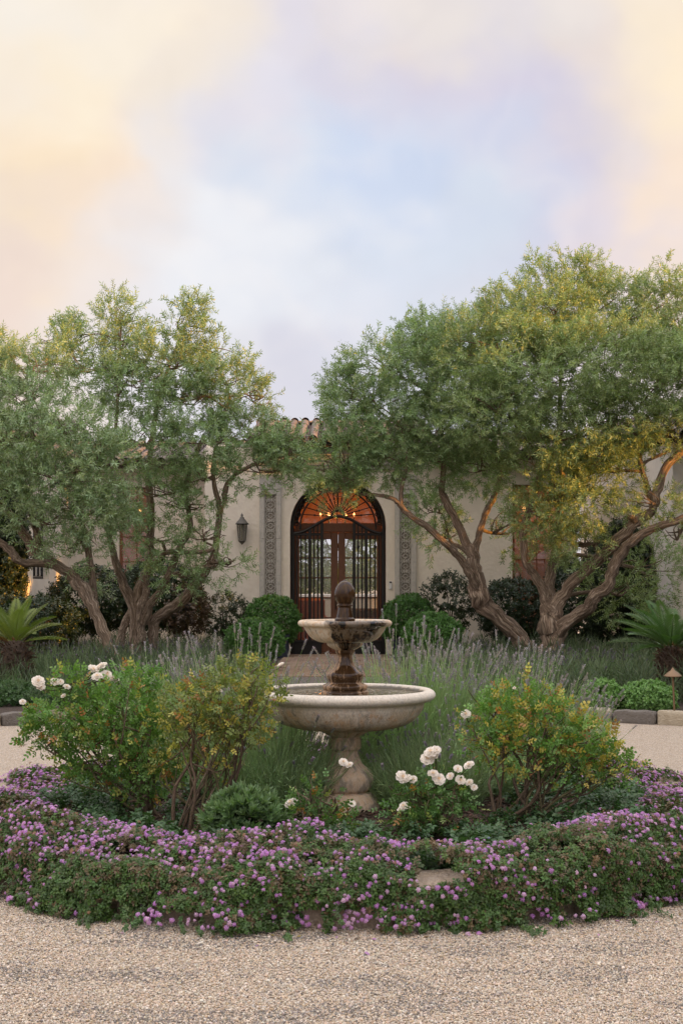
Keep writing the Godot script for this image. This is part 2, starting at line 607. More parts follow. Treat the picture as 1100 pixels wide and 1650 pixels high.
func gravel() -> void: # loose stones of the drive near the camera, where they can be told apart
	R.seed = 90
	var shapes := []
	for k in 3:
		var b := MB.new()
		var rows := []
		for i in 5:
			var el := PI * (i / 4.0 - 0.5)
			var row := PackedVector3Array()
			for j in 7:
				var a := TAU * (j % 6) / 6.0 + i * 0.4
				row.append(Vector3(cos(a) * cos(el), sin(el) * 0.72, -sin(a) * cos(el)) * (0.0042 if i in [0, 4] else 0.0042 * (1.0 + 0.28 * sin(j % 6 * 2.7 + i * 1.3 + k * 2.0))))
			rows.append(row)
		b.grid(rows)
		shapes.append(b.mesh())
	var f := FastNoiseLite.new()
	f.seed = 91
	f.frequency = 0.9
	var xf := [[], [], []]
	var cs := [PackedColorArray(), PackedColorArray(), PackedColorArray()]
	for k in 210000:
		var z := -rnd(4.5, 9.2) if k % 4 == 0 else -rnd(4.5, 7.3)
		var half := -z * 0.25 + 0.45
		var x := rnd(-half, half)
		if Vector2(x - BED.x, z - BED.z).length() < 2.42: continue
		var s := rnd(0.55, 1.25)
		if R.randf() < 0.05: s *= 1.5
		var q := k % 3
		xf[q].append(Transform3D(Basis.from_euler(Vector3(rnd(-0.6, 0.6), rnd(0, TAU), rnd(-0.6, 0.6))).scaled_local(Vector3(s * rnd(0.8, 1.4), s, s * rnd(0.7, 1.1))), Vector3(x, rnd(-0.001, 0.006), z)))
		var c := pebble_color()
		if f.get_noise_2d(x, z * 2.2) > 0.12 and R.randf() < 0.34: c = vary(Color(0.24, 0.215, 0.19), 0.3)
		cs[q].append(c)
	var o := thing("loose_gravel", "loose tan and grey gravel stones covering the drive in the foreground", "gravel")
	tag(o, "", "", "", "stuff")
	for q in 3:
		many(o, "pebbles", shapes[q], M.pebble, xf[q], cs[q])

func stone_maps(w: int, h: int, sd: int, look: String) -> Array: # colour and roughness round a turned stone: u goes round (0.75 faces the drive), v from the foot (1) to the top (0)
	var col := Image.create(w, h, false, Image.FORMAT_RGB8)
	var hei := Image.create(w, h, false, Image.FORMAT_L8)
	var rou := Image.create(w, h, false, Image.FORMAT_L8)
	var f := FastNoiseLite.new()
	f.seed = sd
	f.frequency = 1.0
	f.fractal_octaves = 5
	var g := FastNoiseLite.new()
	g.seed = sd + 50
	g.frequency = 1.0
	g.fractal_octaves = 3
	for y in h:
		var v := float(y) / h
		for x in w:
			var u := float(x) / w
			var a := TAU * u
			var p := Vector3(cos(a), 0, sin(a)) * 1.6
			var n1 := f.get_noise_3dv(p * 1.5 + Vector3(0, v * 5.0, 0))
			var n2 := f.get_noise_3dv(p * 6.0 + Vector3(0, v * 16.0, 7))
			var streak := g.get_noise_3dv(p * 2.6 + Vector3(0, v * 2.2, 3) + Vector3(n2, n1, n2) * 0.5)
			var fine := g.get_noise_3dv(p * 24.0 + Vector3(0, v * 60.0, 3))
			var c := Color(0.54, 0.43, 0.3).lerp(Color(0.6, 0.53, 0.43), clampf(n1 * 1.6 + 0.5, 0, 1))
			c = c.lerp(Color(0.55, 0.33, 0.16), clampf(n2 * 1.6 - 0.08, 0, 0.55)) # rusty veins
			c = c.lerp(Color(0.15, 0.125, 0.09), clampf((streak - 0.16) * 1.9, 0, 0.6)) # old runs of water
			var dry := 0.0 if look in ["finial", "column"] else 1.0
			c = c * (1.0 + fine * 0.35 * dry)
			if dry > 0.0 and fine > 0.42 and n2 > 0.05: c = c * 0.35 # pits
			var r := 0.8 + fine * 0.15
			var wet := 0.0
			if look == "basin":
				c = c.lerp(Color(0.64, 0.6, 0.52) * (1.0 + fine * 0.3), smoothstep(0.63, 0.58, v) * smoothstep(0.43, 0.46, v) * 0.8) # the lip is worn paler
				c = c.lerp(Color(0.14, 0.12, 0.07), clampf(0.6 - absf(v - 0.80) * 6.0 + n1, 0, 0.6) * 0.8)
				c = c.lerp(Color(0.1, 0.095, 0.075), smoothstep(0.455, 0.44, v + n2 * 0.01) * 0.85) # slime on the inside
			elif look == "bowl":
				var off := u - 0.75 + n2 * 0.012 + n1 * 0.03
				wet = smoothstep(-0.075, -0.05, off) * smoothstep(0.2, 0.13, off) * (0.85 + 0.3 * clampf(streak * 2.0 + 0.6, 0, 1))
			elif look == "column":
				wet = clampf(0.58 + streak * 1.1 + n1 * 0.6 + 0.7 * smoothstep(0.16, 0.05, absf(u - 0.75 + n1 * 0.06)), 0, 1)
				c = c.lerp(Color(0.42, 0.2, 0.07), 0.55)
			elif look == "finial":
				wet = clampf(0.97 + n1 * 0.2, 0, 1)
				c = c.lerp(Color(0.24, 0.12, 0.04), 0.8)
			elif look == "foot":
				c = c.lerp(Color(0.56, 0.39, 0.26), 0.45)
				c = c.lerp(Color(0.24, 0.21, 0.16), clampf(n1 * 2.6 + n2 * 0.8, 0, 0.75))
				c = c.lerp(Color(0.07, 0.06, 0.05), clampf(0.5 - absf(n2 - 0.1) * 16.0, 0, 0.8) * smoothstep(0.0, 0.2, n1))
			c = c.lerp(Color(c.r * 0.1, c.g * 0.08, c.b * 0.06), wet)
			r = lerpf(r, 0.07, wet)
			var z := clampf(0.5 + dry * (fine * 0.5 * (1.0 - wet) + n2 * 0.3 * (1.0 - 0.8 * wet)), 0, 1)
			hei.set_pixel(x, y, Color(z, z, z))
			col.set_pixel(x, y, Color(clampf(c.r, 0.005, 1), clampf(c.g, 0.005, 1), clampf(c.b, 0.004, 1)).linear_to_srgb())
			rou.set_pixel(x, y, Color(r, r, r))
	return [ImageTexture.create_from_image(col), ImageTexture.create_from_image(rou), ImageTexture.create_from_image(hei)]

func stone_mat(w: int, h: int, sd: int, look: String) -> StandardMaterial3D:
	var t := stone_maps(w, h, sd, look)
	var m := mat(Color.WHITE, 1.0, 0.0, 0.36 if look in ["finial", "column"] else 0.45) # a film of water mirrors less than dry gloss
	m.albedo_texture = t[0]
	m.roughness_texture = t[1]
	m.heightmap_enabled = true
	m.heightmap_texture = t[2]
	m.heightmap_scale = 0.2
	return m

func turned(parent: Node, called: String, prof: Array, m: Material) -> MeshInstance3D: # profile in the photograph's pixels at the fountain: [radius, y]; made even along its length and rounded
	var pts := []
	for p in prof:
		pts.append(Vector3(p[0] / 250.0, EYE - (p[1] - HZ) / 250.0, 0))
	var w := []
	w.resize(pts.size())
	w.fill(0.0)
	var s: Array = smooth(pts, w, 5)[0]
	var len := [0.0]
	for k in range(1, s.size()):
		len.append(len[-1] + s[k].distance_to(s[k - 1]))
	var out := []
	var N := 72
	var j := 0
	for k in N + 1:
		var want: float = len[-1] * k / N
		while j < s.size() - 2 and len[j + 1] < want: j += 1
		var f := clampf((want - len[j]) / maxf(1e-6, len[j + 1] - len[j]), 0, 1)
		var q: Vector3 = s[j].lerp(s[j + 1], f)
		out.append([maxf(q.x, 0.0005), q.y])
	var b := MB.new()
	b.lathe(out, 96)
	return put(parent, called, b.mesh(), m)

func fountain() -> void:
	var o := thing("fountain", "two tiered weathered stone fountain with egg finial standing in the round bed", "fountain", BED)
	turned(o, "pedestal", [[62, 1316], [60, 1306], [57, 1304], [55, 1293], [52, 1287], [45, 1277], [36, 1275], [42, 1270], [46, 1258], [45, 1247], [37, 1238], [28, 1230], [23, 1217], [22, 1208], [26, 1205], [26, 1190], [23, 1187], [24, 1185]], stone_mat(512, 384, 3, "foot"))
	turned(o, "lower_basin", [[20, 1188], [30, 1183], [42, 1176], [52, 1174], [78, 1171.5], [99, 1166], [113, 1158], [122, 1147], [127, 1137], [128, 1130], [135, 1128.5], [143, 1124.5], [146, 1119], [143, 1113], [136, 1110], [129, 1112], [124, 1118], [120, 1132], [105, 1146], [60, 1156], [2, 1158]], stone_mat(1024, 512, 4, "basin"))
	var water := mat(lin(0.10, 0.082, 0.038), 0.035)
	water.heightmap_enabled = true
	water.heightmap_texture = noise_tex(0.02, [Color.BLACK, Color.WHITE], 256, FastNoiseLite.TYPE_SIMPLEX_SMOOTH, 31, 3)
	water.heightmap_scale = 0.25
	water.uv1_triplanar = true
	water.uv1_scale = Vector3.ONE * 2.2
	disc(o, "pool_water", 0.488, 0.884, water)
	turned(o, "column", [[38, 1122], [38, 1116], [37, 1113], [34, 1112], [36, 1109], [35.5, 1104], [30, 1101], [27, 1099], [28, 1096], [29.5, 1090], [28, 1084], [22, 1079], [16, 1072], [12.5, 1062], [12, 1056], [15, 1051], [15.5, 1047]], stone_mat(512, 384, 5, "column"))
	turned(o, "upper_bowl", [[13, 1049], [16, 1047], [22, 1044], [28, 1040], [29, 1037], [30, 1035.5], [42, 1034], [54, 1028], [62, 1018], [66, 1011], [68, 1009.5], [73, 1008.5], [76, 1004], [73.5, 1000], [70, 999], [66, 1001], [63, 1007], [50, 1016], [20, 1020], [2, 1020]], stone_mat(1024, 384, 6, "bowl"))
	var gold := water.duplicate()
	gold.albedo_color = lin(0.16, 0.1, 0.035)
	disc(o, "bowl_water", 0.256, 1.343, gold)
	turned(o, "finial", [[17, 1010], [16.5, 1000], [16, 996.5], [14, 995.5], [13.5, 993], [11.5, 983], [10.5, 978], [13, 976.5], [13.2, 974.5], [10.5, 973], [13, 970], [16, 964], [17, 957], [15.8, 950], [12, 942.5], [7, 937.5], [3.2, 936], [2, 934.2], [0.2, 933.8]], stone_mat(512, 384, 7, "finial"))
	# petals and bits of foam afloat
	R.seed = 32
	var b := MB.new()
	b.leaf(Vector3(-0.012, 0, 0), Vector3.RIGHT, Vector3.UP, 0.026, 0.018, 0.1)
	var xf := []
	var cs := PackedColorArray()
	for k in 46:
		var a := R.randf() * TAU
		var r := rnd(0.17, 0.46) if k < 36 else rnd(0.16, 0.2)
		xf.append(Transform3D(Basis(Vector3.UP, rnd(0, TAU)).scaled(Vector3.ONE * rnd(0.4, 1.0)), Vector3(cos(a) * r, 0.888, sin(a) * r)))
		cs.append(vary(Color(0.62, 0.58, 0.48), 0.2))
	many(o, "floating_petals", b.mesh(), M.petal, xf, cs)

func disc(o: Node, called: String, r: float, y: float, m: Material) -> void:
	var b := MB.new()
	b.lathe([[r, y], [r * 0.66, y], [r * 0.33, y], [0.0005, y]], 48)
	put(o, called, b.mesh(), m)

const WZ := 28.5
func hx(px: float) -> float: return (px - 550.0) * WZ / FPX
func hy(py: float) -> float: return EYE - (py - HZ) * WZ / FPX
const AX := -0.073 # middle of the arch
const AS := 2.753 # height where it springs

func wallbox(o: Node, x0: float, x1: float, y0: float, y1: float, z0: float, z1: float, m: Material = null, called := "wall", bev := 0.0) -> MeshInstance3D: # z0 < z1
	var b := MB.new()
	b.box(Vector3((x0 + x1) * 0.5, (y0 + y1) * 0.5, (z0 + z1) * 0.5), Vector3(x1 - x0, y1 - y0, z1 - z0), bev)
	return put(o, called, b.mesh(), m if m else M.stucco)

func barrel(c: Color, flip := false) -> ArrayMesh: # one half-round clay tile along +z, wider and lower at its front end
	var b := MB.new()
	b.col = c
	var rows := []
	for k in [0, 1]:
		for s in [1.0, 0.86]:
			var r: float = (0.088 if k == 0 else 0.108)
			var row := PackedVector3Array()
			for q in 8:
				var a := PI * q / 7.0
				row.append(Vector3(cos(a) * r * s, sin(a) * r * s * (-1.0 if flip else 1.0), -0.24 if k == 0 else 0.24))
			rows.append(row)
	var order: Array = [rows[0], rows[2], rows[3], rows[1]]
	b.grid(order, false)
	return b.mesh()

func slope(parent: Node, x0: float, x1: float, ze: float, ye: float, zr: float, yr: float, single: int, sd: int) -> void: # one roof slope from the eave to the ridge, seen from the eave's side; single: how many columns of tiles, counted from the middle, are built tile by tile
	R.seed = sd
	var d := Vector3(0, yr - ye, zr - ze)
	var L := d.length()
	d /= L
	var up := Vector3(0, absf(d.z), -d.y * signf(d.z)).normalized()
	var B := Basis(Vector3.UP, 0.0)
	var zax := -d
	B = Basis(up.cross(zax).normalized(), up, zax)
	var b := MB.new()
	b.box(Vector3((x0 + x1) * 0.5, (ye + yr) * 0.5, (ze + zr) * 0.5) - up * 0.09, Vector3(x1 - x0, 0.12, L), 0.0, B)
	b.col = Color(0.12, 0.09, 0.07)
	var deck := put(parent, "roof_deck", b.mesh(), mat(lin(0.1, 0.07, 0.055), 0.9))
	var shapes := []
	for c in [Color(0.17, 0.145, 0.13), Color(0.14, 0.128, 0.12), Color(0.2, 0.172, 0.155), Color(0.15, 0.12, 0.107)]:
		shapes.append(barrel(c))
	var pan := barrel(Color(0.16, 0.125, 0.105), true)
	var n := int((x1 - x0) / 0.25)
	var rows := int(L / 0.42) + 1
	var xf := [[], [], [], []]
	var pf := []
	var cs := [PackedColorArray(), PackedColorArray(), PackedColorArray(), PackedColorArray()]
	var pc := PackedColorArray()
	for i in n:
		for r in rows:
			var x := x0 + 0.125 + i * 0.25
			var s := minf(r * 0.42 + 0.12, L - 0.1)
			var p := Vector3(x + rnd(-0.008, 0.008), ye, ze) + d * s + up * (0.012 + rnd(0, 0.01))
			var T := Transform3D(B * Basis(Vector3.UP, rnd(-0.03, 0.03)) * Basis(Vector3.RIGHT, 0.045), p)
			var k := R.randi() % 4
			if single > 0 and absf(i - n / 2.0) <= single / 2.0:
				var o := put(parent, "tile", shapes[k], M.tile)
				o.transform = T
			else:
				xf[k].append(T)
				cs[k].append(Color.WHITE)
			pf.append(Transform3D(B * Basis(Vector3.RIGHT, 0.045), Vector3(x + 0.125, ye, ze) + d * s + up * 0.06))
			pc.append(Color.WHITE)
	for k in 4:
		if xf[k].size(): many(parent, "tile_field", shapes[k], M.tile, xf[k], cs[k])
	many(parent, "pan_tiles", pan, M.tile, pf, pc)

func window_bars(o: Node, x0: float, x1: float, y0: float, y1: float, z: float, nx: int, ny: int, m: Material) -> void: # frame, bars and panes in a plane of one z
	var b := MB.new()
	for e in [[x0 + 0.03, (y0 + y1) / 2, 0.06, y1 - y0], [x1 - 0.03, (y0 + y1) / 2, 0.06, y1 - y0]]:
		b.box(Vector3(e[0], e[1], z), Vector3(e[2], e[3], 0.06), 0.006)
	for e in [y0 + 0.03, y1 - 0.03]:
		b.box(Vector3((x0 + x1) / 2, e, z), Vector3(x1 - x0 - 0.124, 0.06, 0.056), 0.006)
	var w := put(o, "window", b.mesh(), m)
	for k in range(1, nx):
		b = MB.new()
		b.box(Vector3(lerpf(x0, x1, float(k) / nx), (y0 + y1) / 2, z), Vector3(0.028, y1 - y0 - 0.13, 0.04), 0.004)
		put(w, "bar", b.mesh(), m)
	for k in range(1, ny):
		b = MB.new()
		b.box(Vector3((x0 + x1) / 2, lerpf(y0, y1, float(k) / ny), z), Vector3(x1 - x0 - 0.13, 0.028, 0.036), 0.004)
		put(w, "bar", b.mesh(), m)
	for i in nx:
		for j in ny:
			b = MB.new()
			b.box(Vector3(lerpf(x0, x1, (i + 0.5) / nx), lerpf(y0, y1, (j + 0.5) / ny), z - 0.004), Vector3((x1 - x0) / nx - 0.035, (y1 - y0) / ny - 0.035, 0.005))
			put(w, "pane", b.mesh(), M.glass)

func house() -> void:
	var o := thing("house", "cream stucco house with clay tile roof and arched entry behind the olive trees", "house")
	# middle wall with the arched opening
	var out := PackedVector2Array([Vector2(-2.85, -0.05), Vector2(-2.85, 4.4), Vector2(3.56, 4.4), Vector2(3.56, -0.05), Vector2(AX + 1.0, -0.05)])
	for k in 33:
		var a := PI * k / 32.0
		out.append(Vector2(AX + cos(a), AS + sin(a)))
	out.append(Vector2(AX - 1.0, -0.05))
	var b := MB.new()
	extrude(b, out, -WZ - 0.4, -WZ)
	put(o, "entry_wall", b.mesh(), M.stucco)
	wallbox(o, 3.56, 4.6, -0.05, 0.5, -WZ - 0.4, -WZ)
	wallbox(o, 3.56, 4.6, 3.64, 4.5, -WZ - 0.4, -WZ)
	wallbox(o, 4.6, 4.9, -0.05, 4.5, -WZ - 0.4, -WZ)
	wallbox(o, 4.55, 4.9, -0.05, 4.5, -36.3, -WZ - 0.4)
	wallbox(o, -2.85, -2.45, -0.05, 4.5, -36.3, -WZ - 0.4)
	# left wall, set back, with the lamplit window
	var zl := -30.0
	wallbox(o, -10.0, -4.88, -0.05, 4.3, zl - 0.35, zl)
	wallbox(o, -4.13, -2.85, -0.05, 4.3, zl - 0.35, zl)
	wallbox(o, -4.88, -4.13, -0.05, 1.5, zl - 0.35, zl)
	wallbox(o, -4.88, -4.13, 3.69, 4.3, zl - 0.35, zl)
	window_bars(o, -4.88, -4.13, 1.5, 3.69, zl - 0.12, 2, 4, M.wood)
	window_bars(o, 3.56, 4.6, 0.5, 3.64, -WZ - 0.12, 2, 4, M.wood)
	# rooms behind those two windows
	var clay := mat(lin(0.5, 0.27, 0.12), 0.9)
	wallbox(o, -6.3, -2.86, -0.02, 0.1, -33.5, zl - 0.36, clay, "inner_floor")
	wallbox(o, -6.3, -2.86, 3.9, 4.02, -33.5, zl - 0.36, clay, "inner_ceiling")
	wallbox(o, -6.3, -2.86, 0.1, 3.9, -33.6, -33.5, clay, "inner_wall")
	wallbox(o, -6.42, -6.3, -0.02, 4.02, -33.6, zl - 0.36, clay, "inner_wall")
	wallbox(o, 3.25, 3.4, -0.02, 4.3, -36.0, -WZ - 0.41, clay, "inner_wall")
	wallbox(o, 3.4, 4.54, -0.02, 4.3, -30.6, -30.5, clay, "inner_wall")
	wallbox(o, 3.4, 4.54, 4.1, 4.3, -30.5, -WZ - 0.41, clay, "inner_ceiling")
	wallbox(o, 3.4, 4.54, -0.02, 0.1, -30.5, -WZ - 0.41, clay, "inner_floor")
	# stone surround: two pilasters of carved panels in smooth frames, mouldings above
	for s in [-1.0, 1.0]:
		var cx: float = AX + s * (hx(653) - hx(544.5) - 0.0)
		var y1 := hy(797)
		for e in [-1.0, 1.0]:
			for q in 2:
				b = MB.new()
				var ya := -0.02 if q == 0 else hy(869) + 0.004
				var yb := hy(869) if q == 0 else y1 + 0.1
				b.box(Vector3(cx + e * 0.176, (ya + yb) / 2, -WZ + 0.03), Vector3(0.1, yb - ya, 0.09), 0.008)
				put(o, "stone_frame", b.mesh(), M.trim)
				b = MB.new()
				b.box(Vector3(cx + e * 0.126, (ya + yb) / 2, -WZ + 0.015), Vector3(0.03, yb - ya, 0.06), 0.005)
				put(o, "stone_bead", b.mesh(), M.trim)
		wallbox(o, cx - 0.109, cx + 0.109, -0.02, y1, -WZ - 0.02, -WZ + 0.004, mat(lin(0.24, 0.215, 0.18), 0.95), "panel_ground")
		b = MB.new()
		b.box(Vector3(cx, y1 + 0.05, -WZ + 0.03), Vector3(0.25, 0.096, 0.085), 0.006)
		put(o, "stone_frame", b.mesh(), M.trim)
		b = MB.new()
		b.box(Vector3(cx, y1 + 0.1 + 0.16, -WZ + 0.025), Vector3(0.46, 0.31, 0.1), 0.01)
		put(o, "capital", b.mesh(), M.trim)
		# carving: interlaced bands and rosettes
		b = MB.new()
		var h := 0.212
		var n := int(y1 / h)
		for k in n:
			var y: float = y1 - 0.01 - (k + 0.5) * h
			for e in [[-1, -1], [1, -1], [-1, 1], [1, 1]]:
				var p := []
				for i in 7:
					var f := i / 6.0
					p.append(Vector3(cx + e[0] * 0.1 * sin(f * PI / 2.0), y + e[1] * h * 0.5 * (1.0 - cos(f * PI / 2.0)), -WZ + 0.016))
				b.tube(p, [0.011, 0.011, 0.011, 0.011, 0.011, 0.011, 0.011], 5)
			var ring := []
			var rr := []
			for i in 11:
				ring.append(Vector3(cx + 0.045 * cos(TAU * i / 10.0), y + h * 0.5 + 0.045 * sin(TAU * i / 10.0), -WZ + 0.016)); rr.append(0.009)
			b.tube(ring, rr, 5)
			for i in 4:
				var a := PI / 4 + PI / 2 * i
				b.box(Vector3(cx + 0.032 * cos(a), y + 0.036 * sin(a), -WZ + 0.014), Vector3(0.03, 0.03, 0.026), 0.009, Basis(Vector3(0, 0, 1), a))
			for e in [-1.0, 1.0]:
				b.box(Vector3(cx + e * 0.085, y, -WZ + 0.012), Vector3(0.03, 0.05, 0.024), 0.01)
				b.box(Vector3(cx + e * 0.075, y + h * 0.5, -WZ + 0.012), Vector3(0.026, 0.026, 0.024), 0.009, Basis(Vector3(0, 0, 1), PI / 4))
		put(o, "carved_panel", b.mesh(), M.trim)
	for k in 4:
		var yy: float = [3.94, 4.03, 4.12, 4.22][k]
		b = MB.new()
		b.box(Vector3(AX, yy + [0.045, 0.044, 0.049, 0.06][k], -WZ + [0.03, 0.055, 0.085, 0.11][k]), Vector3(3.3 + k * 0.08, [0.09, 0.088, 0.098, 0.12][k], [0.12, 0.17, 0.23, 0.28][k]), 0.012)
		put(o, "moulding", b.mesh(), M.trim)
	# roofs
	var roof := Node3D.new()
	roof.name = "roof"
	o.add_child(roof)
	slope(roof, -1.95, 1.8, -27.95, 4.52, -31.3, 5.22, 14, 201)
	slope(roof, -1.95, 1.8, -34.65, 4.52, -31.3, 5.22, 0, 202)
	wallbox(roof, -1.85, 1.7, 4.41, 4.46, -34.5, -28.05, mat(lin(0.05, 0.04, 0.033), 0.9), "soffit")
	wallbox(roof, -1.95, 1.8, 4.4, 4.5, -28.02, -27.96, mat(lin(0.045, 0.036, 0.03), 0.8), "fascia")
	var gab := MB.new()
	extrude(gab, PackedVector2Array([Vector2(28.4, 4.47), Vector2(34.2, 4.47), Vector2(31.3, 5.08)]), 0, 0.2)
	put(roof, "gable", gab.mesh(), M.stucco, Vector3(-1.85, 0, 0), Basis(Vector3.UP, PI / 2))
	put(roof, "gable", gab.mesh(), M.stucco, Vector3(1.5, 0, 0), Basis(Vector3.UP, PI / 2))
	var cap := barrel(Color(0.5, 0.28, 0.16))
	var x := -1.9
	while x < 1.8:
		var c := put(roof, "ridge_tile", cap, M.tile, Vector3(x + 0.2, 5.2 + rnd(0, 0.012), -31.3), Basis(Vector3.UP, -PI / 2) * Basis(Vector3.RIGHT, 0.035))
		x += 0.42
	slope(roof, -10.0, -2.0, -29.5, 4.2, -33.4, 4.95, 0, 203)
	slope(roof, 1.85, 5.3, -27.95, 4.25, -31.3, 4.95, 0, 204)
	slope(roof, 1.85, 5.3, -36.8, 4.0, -31.3, 4.95, 0, 206)
	slope(roof, -10.0, -2.0, -37.5, 4.0, -33.4, 4.95, 0, 207)
	wallbox(o, -2.45, 4.55, 4.3, 4.44, -36.3, -WZ - 0.4, mat(lin(0.3, 0.2, 0.12), 0.9), "ceiling_slab")
	# left wing: a bay carried above the ground, its window in the side that faces the court
	var bx := -5.97
	wallbox(o, -10.0, bx, 1.19, 4.3, -26.3, -26.0)
	wallbox(o, bx - 0.3, bx, 1.19, 1.66, -30.0, -26.3)
	wallbox(o, bx - 0.3, bx, 3.2, 4.3, -30.0, -26.3)
	wallbox(o, bx - 0.3, bx, 1.66, 3.2, -26.45, -26.3)
	wallbox(o, bx - 0.3, bx, 1.66, 3.2, -30.0, -27.9)
	wallbox(o, -10.0, bx - 0.3, 1.19, 1.32, -30.0, -26.3, mat(lin(0.2, 0.17, 0.14), 0.9), "bay_floor")
	wallbox(o, -10.0, bx - 0.7, -0.02, 1.19, -30.0, -27.0, mat(lin(0.16, 0.13, 0.11), 0.9), "bay_base")
	b = MB.new()
	b.box(Vector3.ZERO, Vector3(1.45, 0.05, 0.05), 0.005)
	var w := put(o, "window", b.mesh(), M.iron, Vector3(bx - 0.14, 1.69, -27.175), Basis(Vector3.UP, PI / 2))
	for k in 5:
		b = MB.new()
		b.box(Vector3(-0.7 + k * 0.35, 0.78, 0), Vector3(0.045 if k in [0, 2, 4] else 0.03, 1.5, 0.045), 0.004)
		put(w, "bar", b.mesh(), M.iron)
	for k in 4:
		b = MB.new()
		b.box(Vector3(-0.525 + k * 0.35, 0.78, 0.0), Vector3(0.305, 1.49, 0.005))
		put(w, "pane", b.mesh(), M.glass)
	slope(roof, -10.4, -5.6, -25.6, 4.3, -29.3, 5.0, 0, 205)
	# right wing
	wallbox(o, 6.3, 17.0, -0.05, 4.3, -36.0, -26.0, null, "wing_wall")
	slope(roof, 6.0, 17.2, -25.5, 4.35, -31.0, 5.2, 0, 208)
	slope(roof, 6.0, 17.2, -36.5, 4.35, -31.0, 5.2, 0, 209)

func entry() -> void:
	# iron gate in the arch
	var g := thing("iron_gate", "black wrought iron gate with sunburst fan filling the arched entry", "gate", Vector3(AX, 0, -WZ - 0.12))
	var arc := func(r: float, y0: float, n: int) -> Array:
		var p := []
		if y0 < AS - 0.01: p.append(Vector3(r, y0, 0))
		for k in n + 1:
			p.append(Vector3(cos(PI * k / n) * r, AS + sin(PI * k / n) * r, 0))
		if y0 < AS - 0.01: p.append(Vector3(-r, y0, 0))
		return p
	var rep := func(v: float, n: int) -> Array:
		var a := []
		a.resize(n)
		a.fill(v)
		return a
	for e in [[0.955, 0.1, 0.042], [0.79, AS - 0.05, 0.022]]:
		var p: Array = arc.call(e[0], e[1], 28)
		var b := MB.new()
		b.tube(p, rep.call(e[2], p.size()), 6)
		put(g, "arch_frame", b.mesh(), M.iron)
	for k in 15:
		var a := PI * (k + 0.5) / 15.0
		var p := []
		for i in 15:
			var t := i / 14.0 * 4.6 * PI / 2.0
			var rr := 0.066 * (1.0 - i / 14.0 * 0.6)
			p.append(Vector3(cos(a) * 0.872, AS + sin(a) * 0.872, 0) + Vector3(cos(a + t), sin(a + t), 0) * rr)
		var b := MB.new()
		b.tube(p, rep.call(0.013, 15), 5)
		put(g, "scroll", b.mesh(), M.iron)
	var hub := Vector3(0, 2.97, 0)
	for k in 15:
		var a := deg_to_rad(lerpf(4.0, 176.0, k / 14.0))
		var d := Vector3(cos(a), sin(a), 0)
		var q := hub - Vector3(0, AS, 0)
		var l := -q.dot(d) + sqrt(q.dot(d) ** 2 - q.length_squared() + 0.79 ** 2)
		var b := MB.new()
		b.tube([hub + d * 0.13, hub + d * l], [0.012, 0.012], 5)
		b.tube([hub + d * l * 0.62, hub + d * l * 0.66, hub + d * l * 0.7], [0.008, 0.027, 0.008], 6)
		put(g, "fan_bar", b.mesh(), M.iron)
	var hp := []
	for k in 13:
		hp.append(hub + Vector3(cos(PI * k / 12.0), sin(PI * k / 12.0), 0) * 0.13)
	var hb := MB.new()
	hb.tube(hp, rep.call(0.03, 13), 6)
	put(g, "fan_hub", hb.mesh(), M.iron)
	var ogee := func(x: float) -> float:
		return lerpf(2.62, 2.98, 0.5 + 0.5 * cos(PI * clampf(absf(x) / 0.93, 0, 1)))
	var op := []
	for k in 31:
		var x := lerpf(-0.93, 0.93, k / 30.0)
		op.append(Vector3(x, ogee.call(x), 0.01))
	var ob := MB.new()
	ob.tube(op, rep.call(0.032, 31), 6)
	put(g, "top_rail", ob.mesh(), M.iron)
	for s in [-1.0, 1.0]:
		for k in 8:
			var px: float = [26.0, 32.5, 39.0, 45.5, 52.5, 60.0, 66.5, 72.5][k]
			var x: float = s * px * WZ / FPX
			var thick: float = 0.03 if k in [0, 3, 7] else 0.0145
			var b := MB.new()
			b.box(Vector3(x, (0.3 + ogee.call(x)) / 2, 0), Vector3(thick * 2, ogee.call(x) - 0.3, thick * 2), 0.004)
			if k in [1, 5]:
				b.tube([Vector3(x, 2.28, 0), Vector3(x, 2.34, 0), Vector3(x, 2.4, 0)], [0.012, 0.036, 0.012], 6)
			put(g, "bar", b.mesh(), M.iron)
		for yy in [2.6, 0.36]:
			var b := MB.new()
			b.box(Vector3(s * 0.635, yy, 0.004), Vector3(0.62, 0.05, 0.05), 0.005)
			put(g, "rail", b.mesh(), M.iron)
		var b2 := MB.new()
		b2.box(Vector3(s * 0.64, 0.2, -0.003), Vector3(0.6, 0.3, 0.03), 0.008)
		put(g, "kick_panel", b2.mesh(), M.iron)
	# the double door behind it
	var dz := -29.15
	var d := thing("front_door", "glazed double door of red brown wood behind the iron gate", "door", Vector3(AX, 0, dz))
	var fr := MB.new()
	for s in [-1.0, 1.0]:
		fr.box(Vector3(s * 0.985, AS / 2, 0), Vector3(0.12, AS, 0.14), 0.01)
	fr.box(Vector3(0, 2.76, 0), Vector3(1.846, 0.19, 0.13), 0.012)
	fr.box(Vector3(0, 0.06, 0.05), Vector3(1.846, 0.08, 0.3), 0.01)
	put(d, "door_frame", fr.mesh(), M.wood)
	var fp := []
	for k in 25:
		fp.append(Vector3(cos(PI * k / 24.0) * 0.9, AS + 0.05 + sin(PI * k / 24.0) * 0.9, 0))
	var fb := MB.new()
	fb.tube(fp, rep.call(0.06, 25), 6)
	put(d, "fanlight_frame", fb.mesh(), M.iron)
	var po := PackedVector2Array()
	for k in 25:
		po.append(Vector2(cos(PI * k / 24.0) * 0.86, AS + 0.1 + sin(PI * k / 24.0) * 0.84))
	var pb := MB.new()
	extrude(pb, po, -0.004, 0.002)
	put(d, "fanlight_pane", pb.mesh(), M.glass)
